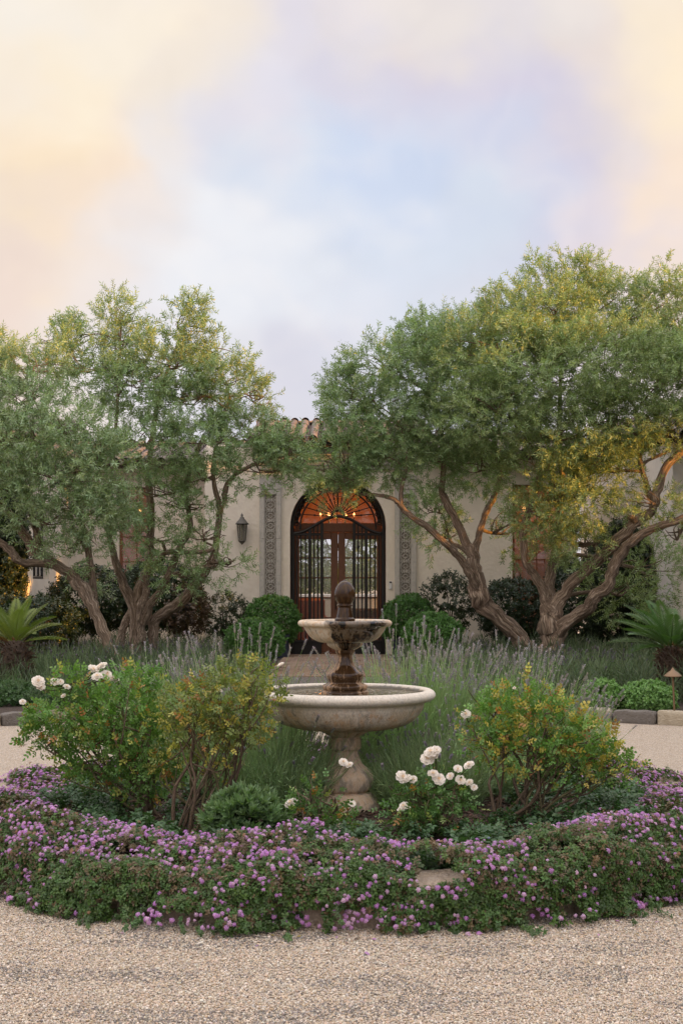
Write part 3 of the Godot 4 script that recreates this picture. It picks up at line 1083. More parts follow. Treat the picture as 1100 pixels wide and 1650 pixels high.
	for s in [-1.0, 1.0]:
		var b := MB.new()
		b.box(Vector3(s * 0.078, 1.38, 0), Vector3(0.148, 2.56, 0.07), 0.012)
		b.box(Vector3(s * 0.876, 1.38, 0), Vector3(0.1, 2.56, 0.07), 0.012)
		b.box(Vector3(s * 0.489, 2.586, 0), Vector3(0.674, 0.145, 0.066), 0.012)
		b.box(Vector3(s * 0.489, 0.24, 0), Vector3(0.674, 0.28, 0.066), 0.012)
		var lf := put(d, "door_leaf", b.mesh(), M.wood)
		for k in 4:
			b = MB.new()
			b.box(Vector3(s * 0.489, [2.117, 1.693, 1.27, 0.84][k], 0), Vector3(0.674, 0.028, 0.04), 0.004)
			put(lf, "muntin", b.mesh(), M.wood)
		var ys := [0.38, 0.84, 1.27, 1.693, 2.117, 2.514]
		for k in 5:
			b = MB.new()
			b.box(Vector3(s * 0.489, (ys[k] + ys[k + 1]) / 2, 0), Vector3(0.674, ys[k + 1] - ys[k] - 0.03, 0.005))
			put(lf, "pane", b.mesh(), M.glass)
		b = MB.new()
		b.tube([Vector3(s * 0.05, 1.02, 0.04), Vector3(s * 0.05, 1.02, 0.09), Vector3(s * 0.05, 1.2, 0.09), Vector3(s * 0.05, 1.2, 0.04)], [0.012, 0.012, 0.012, 0.012], 6)
		put(lf, "handle", b.mesh(), M.iron)
	# wall lantern, door bell
	var lp := at(390, 845, 28.35)
	var ln := thing("wall_lantern", "dark bronze carriage lantern with pointed roof on left entry wall", "lantern", Vector3(lp.x, lp.y, -28.35))
	ln.scale = Vector3.ONE * 0.85
	var bronze := mat(lin(0.12, 0.115, 0.1), 0.7, 0.3)
	var b := MB.new()
	b.lathe([[0.11, 0.06], [0.17, 0.0], [0.15, 0.03], [0.06, 0.14], [0.05, 0.17], [0.02, 0.2], [0.035, 0.225], [0.012, 0.26], [0.001, 0.29]], 8)
	put(ln, "roof", b.mesh(), bronze)
	b = MB.new()
	for k in 6:
		var a := TAU * k / 6.0
		b.tube([Vector3(cos(a) * 0.12, 0.02, sin(a) * 0.12), Vector3(cos(a) * 0.085, -0.4, sin(a) * 0.085)], [0.011, 0.011], 5)
	b.lathe([[0.001, -0.5], [0.03, -0.47], [0.09, -0.41], [0.095, -0.39], [0.001, -0.385]], 12)
	b.box(Vector3(0, -0.15, -0.09), Vector3(0.05, 0.5, 0.1), 0.01)
	put(ln, "cage", b.mesh(), bronze)
	b = MB.new()
	b.lathe([[0.08, -0.39], [0.112, 0.01]], 6)
	var lg: StandardMaterial3D = M.glass.duplicate()
	lg.albedo_color = Color(0.6, 0.58, 0.5, 0.35)
	put(ln, "glass", b.mesh(), lg)
	lp = at(629, 943, 28.46)
	var bell := thing("door_bell", "small white intercom on the wall right of the gate", "intercom", Vector3(lp.x, lp.y, -WZ + 0.012))
	b = MB.new()
	b.box(Vector3.ZERO, Vector3(0.07, 0.17, 0.024), 0.01)
	put(bell, "case", b.mesh(), mat(lin(0.6, 0.6, 0.58), 0.4))
	b = MB.new()
	b.box(Vector3(0, 0.062, 0.006), Vector3(0.05, 0.034, 0.026), 0.008)
	put(bell, "lens_cover", b.mesh(), mat(lin(0.01, 0.01, 0.012), 0.2))

func room() -> void:
	# the hall behind the door: floor, side and back walls, a wide opening to the garden behind
	var o := thing("entry_hall", "warm lit hall seen through the glazed front door", "room")
	tag(o, "", "", "", "structure")
	var clay := mat(lin(0.62, 0.33, 0.12), 0.85)
	wallbox(o, -2.44, 3.24, -0.03, 0.08, -36.0, -28.95, mat(lin(0.24, 0.12, 0.06), 0.35), "hall_floor")
	wallbox(o, -2.44, -2.3, 0.08, 4.28, -36.0, -28.95, clay, "hall_wall")
	wallbox(o, 3.1, 3.24, 0.08, 4.28, -36.0, -28.95, clay, "hall_wall")
	wallbox(o, -2.3, -1.25, 0.08, 4.28, -36.0, -35.8, clay, "hall_wall")
	wallbox(o, 1.1, 3.1, 0.08, 4.28, -36.0, -35.8, clay, "hall_wall")
	wallbox(o, -1.25, 1.1, 2.85, 4.28, -36.0, -35.8, clay, "hall_wall")
	for k in 7:
		wallbox(o, -2.3 + 0.3 + k * 0.78, -2.3 + 0.48 + k * 0.78, 4.08, 4.28, -35.8, -28.95, M.wood, "beam")
	# chandelier
	var c := thing("chandelier", "scrolled iron chandelier with small lit bulbs inside the hall", "chandelier", Vector3(-0.1, 0, -32.5))
	var b := MB.new()
	b.tube([Vector3(0, 4.28, 0), Vector3(0, 2.5, 0), Vector3(0, 2.4, 0)], [0.012, 0.02, 0.035], 6)
	put(c, "stem", b.mesh(), M.iron)
	var glow := mat(lin(1, 0.7, 0.4), 0.5)
	glow.emission_enabled = true
	glow.emission = Color(1.0, 0.72, 0.42)
	glow.emission_energy_multiplier = 2.6
	for k in 6:
		var a := TAU * (k + 0.03) / 6.0
		var d := Vector3(cos(a), 0, sin(a))
		var p := []
		var rr := []
		for i in 13:
			var f := i / 12.0
			p.append(d * (0.02 + 0.38 * f) + Vector3(0, 2.52 - 0.22 * sin(f * PI * 1.1) + 0.55 * f * f, 0)); rr.append(0.014)
		b = MB.new()
		b.tube(p, rr, 5)
		put(c, "arm", b.mesh(), M.iron)
		b = MB.new()
		b.lathe([[0.001, 3.16], [0.022, 3.18], [0.025, 3.2], [0.012, 3.24], [0.001, 3.26]], 8)
		put(c, "bulb", b.mesh(), glow, d * 0.4)
	var l := OmniLight3D.new()
	l.name = "chandelier_glow"
	l.position = Vector3(0, 3.34, 0)
	l.light_energy = 2.1
	l.light_color = Color(1.0, 0.62, 0.3)
	l.light_size = 0.3
	l.omni_range = 12.0
	l.omni_attenuation = 2.0
	l.shadow_enabled = true
	c.add_child(l)
	# lamp of the left side room; the right one is added to light its window
	for e in [[at(225, 823, 30.9), "small bright bulb behind the left house window", 0.35], [Vector3(4.0, 3.2, -29.9), "added lamp lighting the room behind the right house window", 0.1]]:
		var t := thing("window_lamp", e[1], "lamp", e[0])
		b = MB.new()
		b.lathe([[0.001, -0.05], [0.035, -0.02], [0.04, 0.01], [0.02, 0.06], [0.001, 0.075]], 10)
		put(t, "bulb", b.mesh(), glow)
		b = MB.new()
		b.tube([Vector3(0, 0.07, 0), Vector3(0, 0.6, 0)], [0.012, 0.012], 5)
		put(t, "stem", b.mesh(), M.iron)
		var q := OmniLight3D.new()
		q.name = "lamp_glow"
		q.light_energy = e[2]
		q.light_color = Color(1.0, 0.6, 0.3)
		q.light_size = 0.08
		q.omni_range = 8.0
		q.omni_attenuation = 2.0
		q.shadow_enabled = true
		q.position = Vector3(0, 0.0, 0)
		t.add_child(q)
	# leather armchair and stool
	var hide := mat(lin(0.36, 0.12, 0.035), 0.45)
	var ch := thing("armchair", "orange brown leather armchair inside the hall", "armchair", Vector3(-0.82, 0.08, -32.6))
	for e in [["seat", Vector3(0, 0.32, 0), Vector3(0.7, 0.3, 0.75)], ["backrest", Vector3(0, 0.62, 0.33), Vector3(0.86, 1.05, 0.2)], ["arm", Vector3(-0.42, 0.42, 0), Vector3(0.15, 0.62, 0.72)], ["arm", Vector3(0.42, 0.42, 0), Vector3(0.15, 0.62, 0.72)]]:
		b = MB.new()
		b.box(e[1], e[2], 0.06)
		put(ch, e[0], b.mesh(), hide)
	b = MB.new()
	b.lathe([[0.001, 0], [0.13, 0.03], [0.2, 0.12], [0.22, 0.24], [0.18, 0.36], [0.08, 0.43], [0.001, 0.44]], 20)
	put(thing("leather_pouf", "round tan leather pouf beside the armchair in the hall", "pouf", Vector3(-0.27, 0.08, -31.5)), "cushion", b.mesh(), mat(lin(0.5, 0.26, 0.12), 0.6))
	var so := thing("hall_sofa", "dark brown sofa at the right side of the hall", "sofa", Vector3(0.55, 0.08, -33.6))
	for e in [["seat", Vector3(0, 0.3, 0), Vector3(1.3, 0.26, 0.8)], ["backrest", Vector3(0, 0.52, 0.36), Vector3(1.4, 0.72, 0.18)], ["arm", Vector3(-0.68, 0.36, 0), Vector3(0.16, 0.5, 0.8)], ["arm", Vector3(0.68, 0.36, 0), Vector3(0.16, 0.5, 0.8)]]:
		b = MB.new()
		b.box(e[1], e[2], 0.05)
		put(so, e[0], b.mesh(), mat(lin(0.05, 0.035, 0.028), 0.7))
	# garden wall behind the house
	var gw := thing("garden_wall", "low tan stone wall in the garden seen through the door", "wall", Vector3(0, 0, -43))
	b = MB.new()
	b.box(Vector3(0, 0.55, 0), Vector3(12, 1.1, 0.4), 0.02)
	b.col = Color(0.3, 0.27, 0.22)
	put(gw, "wall", b.mesh(), mat(lin(0.26, 0.23, 0.185), 0.9))
	b = MB.new()
	b.box(Vector3(0, 1.16, 0), Vector3(12.2, 0.12, 0.5), 0.02)
	put(gw, "coping", b.mesh(), M.trim)

# ---- foliage ----
func sprig(kind: String, sd: int) -> ArrayMesh:
	R.seed = sd
	var b := MB.new()
	if kind == "olive": # a twig with narrow leaves in pairs, 0.26 m long
		b.col = Color(0.55, 0.45, 0.35)
		b.tube([Vector3.ZERO, Vector3(0.01, 0.12, 0.0), Vector3(-0.005, 0.24, 0.01)], [0.0035, 0.0025, 0.001], 3)
		for k in 10:
			var y := 0.03 + k * 0.022
			for s in 2:
				var a := k * PI / 2.0 + s * PI + rnd(-0.5, 0.5)
				var o := Vector3(cos(a), rnd(0.35, 1.1), sin(a)).normalized()
				var silver := R.randf() < 0.3
				b.col = Color(0.95, 0.95, 1.0) if silver else vary(Color(0.66, 0.7, 0.6), 0.15, 0.05)
				b.leaf(Vector3(0, y, 0), o, Vector3.UP + rdir() * 0.8, rnd(0.055, 0.085), rnd(0.013, 0.019), 0.12)
	elif kind == "box": # small round leaves, close
		for k in 9:
			var a := k * 2.4
			var o := Vector3(cos(a), rnd(0.3, 1.2), sin(a)).normalized()
			b.col = vary(Color.WHITE, 0.2, 0.05)
			b.leaf(Vector3(0, 0.006 * k, 0), o, Vector3.UP + rdir() * 0.4, rnd(0.028, 0.04), rnd(0.018, 0.024), 0.15)
	elif kind == "rose": # a leaf of five toothed leaflets
		b.col = Color(0.8, 0.75, 0.6)
		b.tube([Vector3.ZERO, Vector3(0, 0.05, 0.004), Vector3(0, 0.085, 0.014)], [0.0016, 0.0012, 0.0006], 3)
		for e in [[0.035, 1.0], [0.035, -1.0], [0.062, 1.0], [0.062, -1.0], [0.085, 0.0]]:
			b.col = vary(Color.WHITE, 0.12, 0.06)
			var o := Vector3(e[1] * 0.9, 0.55 if e[1] else 1.0, rnd(-0.1, 0.35)).normalized()
			b.leaf6(Vector3(0, e[0], 0.006), o, Vector3(0, 0.15, 1) + rdir() * 0.25, rnd(0.026, 0.036), rnd(0.018, 0.025), 0.18, 0.2)
	elif kind == "broad": # shrub twig with leaves 4 cm long
		b.col = Color(0.5, 0.42, 0.3)
		b.tube([Vector3.ZERO, Vector3(0, 0.12, 0.0)], [0.003, 0.0015], 3)
		for k in 9:
			var a := k * 2.4 + rnd(-0.3, 0.3)
			var o := Vector3(cos(a), rnd(0.2, 0.9), sin(a)).normalized()
			b.col = vary(Color.WHITE, 0.2, 0.05)
			b.leaf6(Vector3(0, 0.02 + k * 0.012, 0), o, Vector3.UP + rdir() * 0.3, rnd(0.035, 0.055), rnd(0.018, 0.026), 0.15, 0.15)
	elif kind == "rosette": # upright oblong leaves, whorled
		for k in 11:
			var a := k * 2.4
			var o := Vector3(cos(a), lerpf(0.4, 2.2, k / 10.0), sin(a)).normalized()
			b.col = vary(Color(0.62, 0.65, 0.6).lerp(Color(0.95, 0.95, 0.95), k / 14.0), 0.1, 0.04)
			b.leaf6(Vector3(0, 0.002 * k, 0), o, Vector3.UP, rnd(0.04, 0.055), rnd(0.014, 0.019), 0.2, -0.05)
	elif kind == "lantana": # small toothed leaves on a trailing stem
		for k in 8:
			var a := k * PI / 2.0 + rnd(-0.4, 0.4) + (k / 2) * 0.3
			var o := Vector3(cos(a), rnd(0.0, 0.7), sin(a)).normalized()
			b.col = vary(Color.WHITE, 0.22, 0.08)
			b.leaf6(Vector3(0, 0.006 * k, 0), o, Vector3.UP + rdir() * 0.3, rnd(0.018, 0.03), rnd(0.012, 0.018), 0.2, 0.2)
	elif kind == "needle": # grey herb shoot with thin leaves
		for k in 14:
			var a := k * 2.4
			var o := Vector3(cos(a), rnd(0.8, 2.2), sin(a)).normalized()
			b.col = vary(Color.WHITE, 0.2, 0.05)
			b.leaf(Vector3(0, 0.012 * k, 0), o, Vector3.UP + rdir() * 0.4, rnd(0.05, 0.08), rnd(0.004, 0.006), 0.1)
	return b.mesh()

var sprigs := {}
func spr(kind: String) -> Array:
	if not sprigs.has(kind):
		sprigs[kind] = [sprig(kind, 300), sprig(kind, 301), sprig(kind, 302)]
	return sprigs[kind]

# clumps: [centre, radii]; sprigs through their outer volume, thinned by a noise so that there are tufts and gaps
func foliage(parent: Node, called: String, kind: String, m: Material, clumps: Array, per_m2: float, col: Callable, sd: int, inner := 0.55, gap := 0.25, gapf := 1.6, size := 1.0, droop := 0.1, floor_y := -9.0) -> void:
	var s := spr(kind)
	R.seed = sd
	var f := FastNoiseLite.new()
	f.seed = sd
	f.frequency = gapf
	f.fractal_octaves = 2
	var xf := [[], [], []]
	var cs := [PackedColorArray(), PackedColorArray(), PackedColorArray()]
	for e in clumps:
		var r: Vector3 = e[1]
		var area := 4.0 * PI * pow((pow(r.x * r.y, 1.6) + pow(r.x * r.z, 1.6) + pow(r.y * r.z, 1.6)) / 3.0, 1.0 / 1.6)
		var dens: float = e[2] if e.size() > 2 else 1.0
		for k in int(area * per_m2 * dens):
			var d := rdir()
			var q := lerpf(inner, 1.0, sqrt(R.randf())) * (1.0 + 0.22 * f.get_noise_3dv(e[0] * 3.0 + d * 2.2 / gapf))
			var p: Vector3 = e[0] + d * r * q
			if p.y < floor_y or f.get_noise_3dv(p) < gap - 0.5: continue
			var up := (d + rdir() * 0.8 + Vector3(0, 0.35 - droop, 0)).normalized()
			var w := R.randi() % 3
			xf[w].append(Transform3D(frame(up, rnd(0, TAU), size * rnd(0.75, 1.2)), p))
			cs[w].append(col.call(p, q))
	for w in 3:
		if xf[w].size():
			many(parent, called, s[w], m, xf[w], cs[w])

func cl(list: Array, z: float) -> Array: # [px, py, rx, ry, dz, rz, density] in the photograph's pixels at about z metres
	var o := []
	for e in list:
		var zz: float = z + e[4]
		var k := zz / FPX
		o.append([at(e[0], e[1], zz), Vector3(e[2] * k, e[3] * k, e[5]), e[6] if e.size() > 6 else 1.0])
	return o

func olive(called: String, label: String, z: float, limbs: Array, clumps: Array, tone: Color, sd: int, root: Array) -> void:
	var base := at(root[0], root[1], z)
	var o := thing(called, label, "tree", Vector3.ZERO, "olive trees before the house")
	R.seed = sd
	var trunk := MB.new()
	var nodes := []
	for L in limbs:
		var p := []
		var r := []
		for e in L:
			p.append(at(e[0], e[1], z + (e[3] if e.size() > 3 else 0.0)))
			r.append(e[2] * z / FPX)
		var s := smooth(p, r, 4)
		trunk.col = Color(0.48, 0.405, 0.33) * rnd(0.9, 1.1)
		for k in s[0].size():
			if k > 0: s[0][k] += rdir() * s[1][k] * 0.22
		trunk.tube(s[0], s[1], 18 if r[0] > 0.06 else 10, 0.2, R.randi() % 20)
		for k in range(2, s[0].size()):
			nodes.append([s[0][k], s[1][k]])
	put(o, "trunk", trunk.mesh(), M.bark)
	# boughs from the nearest limb into each clump, twigs inside it
	for e in clumps:
		var br := MB.new()
		var best: Array = nodes[0]
		for q in nodes:
			if q[0].distance_to(e[0]) + absf(q[0].y - e[0].y) * 0.3 + (2.0 if q[0].y > e[0].y + 0.6 else 0.0) < best[0].distance_to(e[0]) + absf(best[0].y - e[0].y) * 0.3 + (2.0 if best[0].y > e[0].y + 0.6 else 0.0): best = q
		br.col = Color(0.38, 0.31, 0.25)
		var a: Vector3 = best[0]
		var c: Vector3 = e[0]
		var mid: Vector3 = a.lerp(c, 0.5) + rdir() * 0.15 + Vector3(0, 0.08, 0)
		var r0 := minf(best[1] * 0.75, 0.045)
		var s := smooth([a, mid, c], [r0, r0 * 0.75, r0 * 0.5], 4)
		br.tube(s[0], s[1], 6)
		for k in 9:
			var d := rdir()
			d.y = absf(d.y) * 0.7 + 0.1
			var end: Vector3 = c + d * e[1] * 0.9
			var from: Vector3 = s[0][R.randi_range(4, s[0].size() - 1)]
			var t := smooth([from, from.lerp(end, 0.5) + rdir() * 0.09, end], [r0 * 0.42, 0.009, 0.004], 3)
			br.tube(t[0], t[1], 4)
		put(o, "branch", br.mesh(), M.bark)
	# loose sprays that stand out from the clumps
	var all := clumps.duplicate()
	for e in clumps:
		for k in 4 if e[0].y > 4.2 else 0:
			var d := rdir()
			d = Vector3(d.x, absf(d.y) + 0.35, d.z).normalized()
			var tip: Vector3 = e[0] + d * e[1] * rnd(1.0, 1.15)
			all.append([tip, Vector3(rnd(0.08, 0.17), rnd(0.16, 0.32), rnd(0.08, 0.17)), 0.9])
	foliage(o, "crown", "olive", M.olive, all, 100.0 if sd < 404 else 94.0 if sd == 405 else 104.0, func(p, q): return vary(tone, 0.22, 0.07), sd + 1, 0.42, 0.43 if sd < 404 else 0.47, 2.0, 1.05, 0.15)

func olive_trees() -> void:
	olive("olive_tree", "great olive tree with pale gnarled trunk forking low on right side", 23.5, [
		[[892, 1075, 21], [890, 1050, 18], [892, 1027, 18], [889, 1005, 20], [886, 990, 15], [880, 972, 9], [876, 957, 8], [861, 928, 6.5, -0.1], [849, 910, 6, -0.2], [842, 866, 6, -0.3], [845, 840, 5, -0.3], [862, 790, 4, -0.2], [872, 740, 3]],
		[[894, 1030, 13], [891, 992, 13], [904, 962, 10], [932, 929, 9, -0.2], [958, 907, 9, -0.3], [978, 885, 9, -0.4], [1008, 857, 9, -0.6], [1026, 840, 8, -0.6], [1050, 823, 7, -0.6], [1056, 794, 7, -0.6], [1069, 757, 6.5, -0.5], [1100, 724, 5.5, -0.4], [1130, 680, 4]],
		[[1052, 810, 6, -0.6], [1043, 787, 4.5, -0.6], [1032, 752, 3.6, -0.6], [1027, 717, 3, -0.5], [1024, 660, 2.4, -0.3]],
		[[1032, 755, 3, -0.6], [1042, 742, 2.6, -0.5], [1078, 727, 2.2, -0.5]],
		[[889, 985, 10, 0.2], [884, 935, 8, 0.5], [895, 890, 6.5, 0.7], [899, 855, 6, 0.8], [905, 790, 5, 0.9], [900, 700, 4, 0.8], [905, 560, 2.5, 0.5]],
		[[895, 1022, 13, -0.1], [921, 996, 10, -0.2], [947, 981, 10, -0.4], [956, 962, 9.5, -0.5], [978, 944, 9, -0.6], [989, 914, 8.5, -0.7], [1008, 881, 8, -0.8], [1045, 855, 6.5, -0.9], [1100, 835, 5, -1.0], [1180, 800, 4, -1.0]],
		[[1014, 856, 5, -0.6], [1022, 838, 5, -0.7], [1012, 832, 4, -0.8]]],
		cl([[900, 492, 72, 66, 0.4, 0.9], [955, 500, 70, 62, 0.8, 0.9], [850, 520, 80, 62, -0.2, 1.0], [800, 580, 95, 70, -0.6, 1.1], [880, 610, 105, 75, -1.1, 1.2], [965, 590, 95, 75, -0.9, 1.2], [1045, 510, 62, 60, 0.6, 0.9], [1100, 530, 70, 75, 0.2, 1.0], [1060, 620, 95, 75, -0.9, 1.2], [1140, 610, 90, 80, -0.5, 1.2], [1075, 690, 60, 34, -0.9, 0.8],
			[800, 665, 90, 55, -0.9, 1.0], [900, 700, 95, 52, -0.9, 1.0], [980, 690, 80, 52, -0.9, 0.9], [870, 760, 70, 52, -0.4, 0.8], [930, 800, 66, 56, -0.6, 0.8], [970, 760, 60, 45, -0.4, 0.7, 0.8], [880, 840, 56, 50, -0.3, 0.7, 0.9], [930, 880, 50, 34, -0.4, 0.6, 0.8], [1050, 812, 55, 28, -0.8, 0.5, 0.7], [1090, 870, 35, 40, -0.8, 0.5, 0.35],
			[1000, 960, 62, 42, 0.8, 0.6, 0.5], [1050, 930, 60, 60, 1.4, 0.7, 0.5], [1180, 560, 70, 90, -0.3, 1.0]], 23.5), Color(0.39, 0.5, 0.24), 401, [892, 1075])
	olive("olive_tree", "slender olive tree leaning left toward the gate, trunk bent like an elbow", 24.3, [
		[[868, 1062, 15], [847, 1041, 14], [832, 1021, 13], [801, 993, 13, -0.1], [780, 976, 14, -0.2], [771, 958, 16, -0.2], [769, 936, 14, -0.2], [762, 910, 10.5, -0.2], [759, 888, 8.5, -0.2], [749, 871, 6.5, -0.2], [734, 838, 6, -0.2], [718, 808, 6, -0.2], [710, 790, 5, -0.2], [714, 757, 4, -0.2], [712, 700, 3, -0.2], [700, 640, 2.2, -0.2]],
		[[762, 905, 7, -0.2], [765, 886, 5.5], [773, 853, 5, 0.1], [784, 823, 5, 0.2], [797, 797, 4.6, 0.2], [804, 753, 4, 0.2], [790, 690, 3, 0]],
		[[768, 945, 8, -0.3], [757, 923, 7, -0.4], [742, 901, 6, -0.5], [727, 884, 5.5, -0.6], [710, 869, 5, -0.7], [684, 847, 4.6, -0.8], [662, 832, 4.5, -0.9], [646, 816, 4, -0.9], [636, 806, 3.6, -0.9], [609, 798, 2.8, -0.9], [580, 796, 2, -0.9], [560, 790, 1.4, -0.9]],
		[[645, 816, 3.4, -0.9], [647, 784, 3, -0.9], [655, 745, 2.6, -0.8], [648, 690, 2, -0.6]],
		[[759, 898, 5, -0.1], [745, 884, 4, 0.2], [728, 876, 3, 0.4], [722, 862, 2.4, 0.5]]],
		cl([[555, 738, 48, 44, -0.8, 0.6], [520, 760, 30, 26, -0.9, 0.4], [590, 668, 66, 62, -0.6, 0.8], [558, 640, 36, 45, -0.3, 0.6, 0.9], [640, 610, 80, 66, -0.5, 0.9], [650, 700, 72, 52, -0.8, 0.8], [720, 600, 85, 70, -0.3, 1.0], [745, 545, 70, 48, 0.0, 0.8], [690, 545, 50, 34, 0.2, 0.6, 0.9], [720, 690, 85, 50, -0.7, 0.9], [800, 700, 60, 50, -0.2, 0.8], [610, 755, 48, 26, -0.8, 0.5], [560, 778, 34, 22, -0.9, 0.35, 0.7],
			[700, 745, 46, 40, -0.3, 0.5, 0.7], [770, 760, 55, 45, 0.0, 0.6, 0.8], [692, 826, 40, 34, 0.5, 0.5, 0.75], [715, 865, 34, 30, 0.6, 0.4, 0.5], [820, 860, 30, 60, 0.7, 0.4, 0.5], [538, 798, 30, 20, -0.9, 0.25, 0.6]], 24.3), Color(0.355, 0.48, 0.25), 403, [868, 1062])
	olive("olive_tree", "olive tree with several slim trunks spreading from one root left of the path", 22.6, [
		[[220, 1050, 12], [219, 1033, 10], [217, 989, 8.5], [202, 945, 7.5], [191, 921, 6.5, -0.1], [182, 891, 5, -0.2], [176, 850, 4, -0.3], [180, 780, 3, -0.3], [190, 640, 2.4, 0], [195, 530, 1.6, 0.3]],
		[[221, 1000, 9], [224, 952, 8], [239, 917, 8, 0.1], [241, 880, 6.5, 0.2], [243, 825, 6, 0.3], [240, 770, 5, 0.3], [246, 700, 4, 0.3], [262, 620, 3, 0.3], [300, 520, 1.6, 0.3]],
		[[238, 918, 6, 0.1], [256, 900, 4.4, 0], [274, 890, 4, -0.2], [330, 890, 3.2, -0.4], [345, 880, 2.6, -0.4]],
		[[228, 1035, 7, -0.1], [227, 1006, 7, -0.1], [230, 974, 6.5, -0.2], [236, 950, 5.5, -0.2], [232, 925, 4.5, -0.3]],
		[[232, 1005, 8, -0.1], [241, 976, 6.5, -0.2], [261, 948, 5.6, -0.2], [276, 917, 5, -0.2], [293, 878, 5, -0.1], [304, 856, 4.4, 0], [306, 832, 4, 0], [300, 780, 3.4, 0], [330, 700, 2.6, 0]],
		[[246, 1045, 9, 0.1], [248, 1022, 8.5, 0.1], [252, 1000, 8.5, 0.1], [274, 982, 8.5, 0], [293, 967, 8, -0.1], [313, 945, 6.5, -0.2], [333, 921, 5.5, -0.3], [347, 885, 5, -0.3], [352, 843, 5, -0.2], [354, 817, 4.6, -0.2], [348, 793, 4, -0.2], [345, 740, 3, -0.1], [370, 640, 2.2, 0]],
		[[354, 820, 4.2, -0.2], [361, 808, 4, -0.2], [363, 788, 4, -0.2], [372, 773, 3.5, -0.2], [385, 761, 3, -0.3], [430, 740, 2.4, -0.4], [465, 735, 1.6, -0.5]],
		[[193, 1040, 7, 0.1], [202, 1004, 6, 0.1], [214, 980, 5, 0.05]]],
		cl([[190, 520, 36, 34, 0.3, 0.45, 0.45], [196, 565, 46, 42, 0.3, 0.6, 0.7], [300, 540, 38, 42, 0.3, 0.5, 0.55], [338, 580, 46, 38, 0.2, 0.6, 0.6], [280, 590, 66, 48, 0.0, 0.7], [370, 625, 52, 42, 0.1, 0.6, 0.7], [410, 650, 32, 22, 0.1, 0.4, 0.55], [220, 625, 80, 42, -0.3, 0.8], [140, 600, 70, 44, 0.0, 0.8], [100, 565, 50, 34, 0.6, 0.6, 0.8], [310, 655, 80, 36, -0.4, 0.7], [400, 700, 60, 34, -0.4, 0.6], [455, 725, 40, 28, -0.5, 0.45],
			[330, 715, 80, 45, -0.6, 0.7], [240, 720, 70, 50, -0.6, 0.7], [420, 762, 55, 30, -0.5, 0.45, 0.9], [465, 752, 34, 36, -0.5, 0.35, 0.8], [330, 775, 50, 34, -0.4, 0.5, 0.8], [250, 800, 50, 45, -0.5, 0.5, 0.7], [300, 820, 40, 36, -0.2, 0.4, 0.5], [330, 868, 42, 28, -0.5, 0.45, 0.75], [372, 908, 24, 18, -0.5, 0.3, 0.5], [462, 706, 26, 16, -0.5, 0.3, 0.8], [345, 915, 40, 26, -0.5, 0.4, 0.55], [290, 930, 40, 24, -0.5, 0.4, 0.7], [240, 880, 50, 36, -0.5, 0.45, 0.7], [205, 850, 36, 40, -0.5, 0.4, 0.7]], 22.6), Color(0.355, 0.48, 0.25), 405, [220, 1050])
	olive("olive_tree", "silvery olive tree at the left edge with its trunk leaning out to the left", 21.0, [
		[[186, 1062, 9.5], [179, 1044, 8.5], [161, 1004, 8.5], [144, 969, 9.5], [129, 943, 11], [116, 927, 8], [95, 915, 6.5, -0.1], [72, 908, 6.2, -0.2], [33, 906, 6, -0.4], [20, 891, 6.4, -0.5], [0, 873, 6, -0.6], [-40, 845, 5, -0.7], [-80, 780, 4]],
		[[120, 932, 7], [103, 916, 6], [78, 902, 7, 0.1], [55, 889, 7.6, 0.1], [43, 866, 7, 0.1], [26, 841, 6, 0], [7, 819, 5, -0.1], [-20, 795, 4, -0.2], [-40, 720, 3]],
		[[58, 890, 6, 0.1], [62, 866, 5.4, 0], [55, 845, 5, 0], [49, 822, 4.8, 0], [44, 799, 4.4, 0], [60, 760, 3.5, 0], [80, 690, 2.6, 0]],
		[[153, 985, 6, 0.2], [152, 960, 6, 0.3], [150, 930, 5.6, 0.3], [142, 882, 4.6, 0.3], [130, 830, 3.6, 0.2], [120, 760, 2.6, 0]]],
		cl([[25, 650, 80, 42, -0.2, 0.8], [-30, 600, 60, 50, 0.3, 0.8], [55, 590, 50, 34, 0.5, 0.6], [110, 700, 75, 50, -0.4, 0.8], [40, 720, 80, 50, -0.6, 0.8], [-20, 720, 60, 70, -0.3, 0.8], [150, 750, 62, 55, -0.4, 0.7], [90, 780, 80, 48, -0.6, 0.7], [20, 790, 55, 40, -0.5, 0.6, 0.8], [140, 830, 62, 44, -0.4, 0.6, 0.85], [75, 845, 50, 36, -0.5, 0.5, 0.7], [180, 800, 40, 50, -0.2, 0.5, 0.8], [120, 890, 44, 32, 0.1, 0.5, 0.5], [150, 930, 22, 26, 0.3, 0.3, 0.4]], 21.0), Color(0.41, 0.53, 0.31), 407, [186, 1062])

func ball(called: String, label: String, category: String, px: float, py: float, rx: float, ry: float, z: float, kind: String, tone: Color, m: Material, dens: float, sd: int, group := "", gap := 0.0, rz := 0.0, size := 1.0) -> Node3D:
	var c := at(px, py, z)
	var r := Vector3(rx * z / FPX, ry * z / FPX, rz if rz > 0.0 else rx * z / FPX)
	var o := thing(called, label, category, Vector3.ZERO, group)
	var b := MB.new()
	R.seed = sd
	b.col = Color(0.1, 0.08, 0.06)
	for k in 8:
		var d := rdir()
		b.tube([Vector3(c.x, maxf(0.1, c.y - r.y * 1.1), c.z) + Vector3(d.x * 0.03, 0, d.z * 0.03), c.lerp(c + d * r * 0.5, 0.5), c + d * r * 0.8], [0.014, 0.009, 0.004], 4)
	put(o, "stems", b.mesh(), M.bark)
	foliage(o, "leaves", kind, m, [[c, r]], dens, func(p, q): return vary(tone, 0.2, 0.07), sd, 0.8, gap, 5.0, size, 0.0, 0.11)
	return o

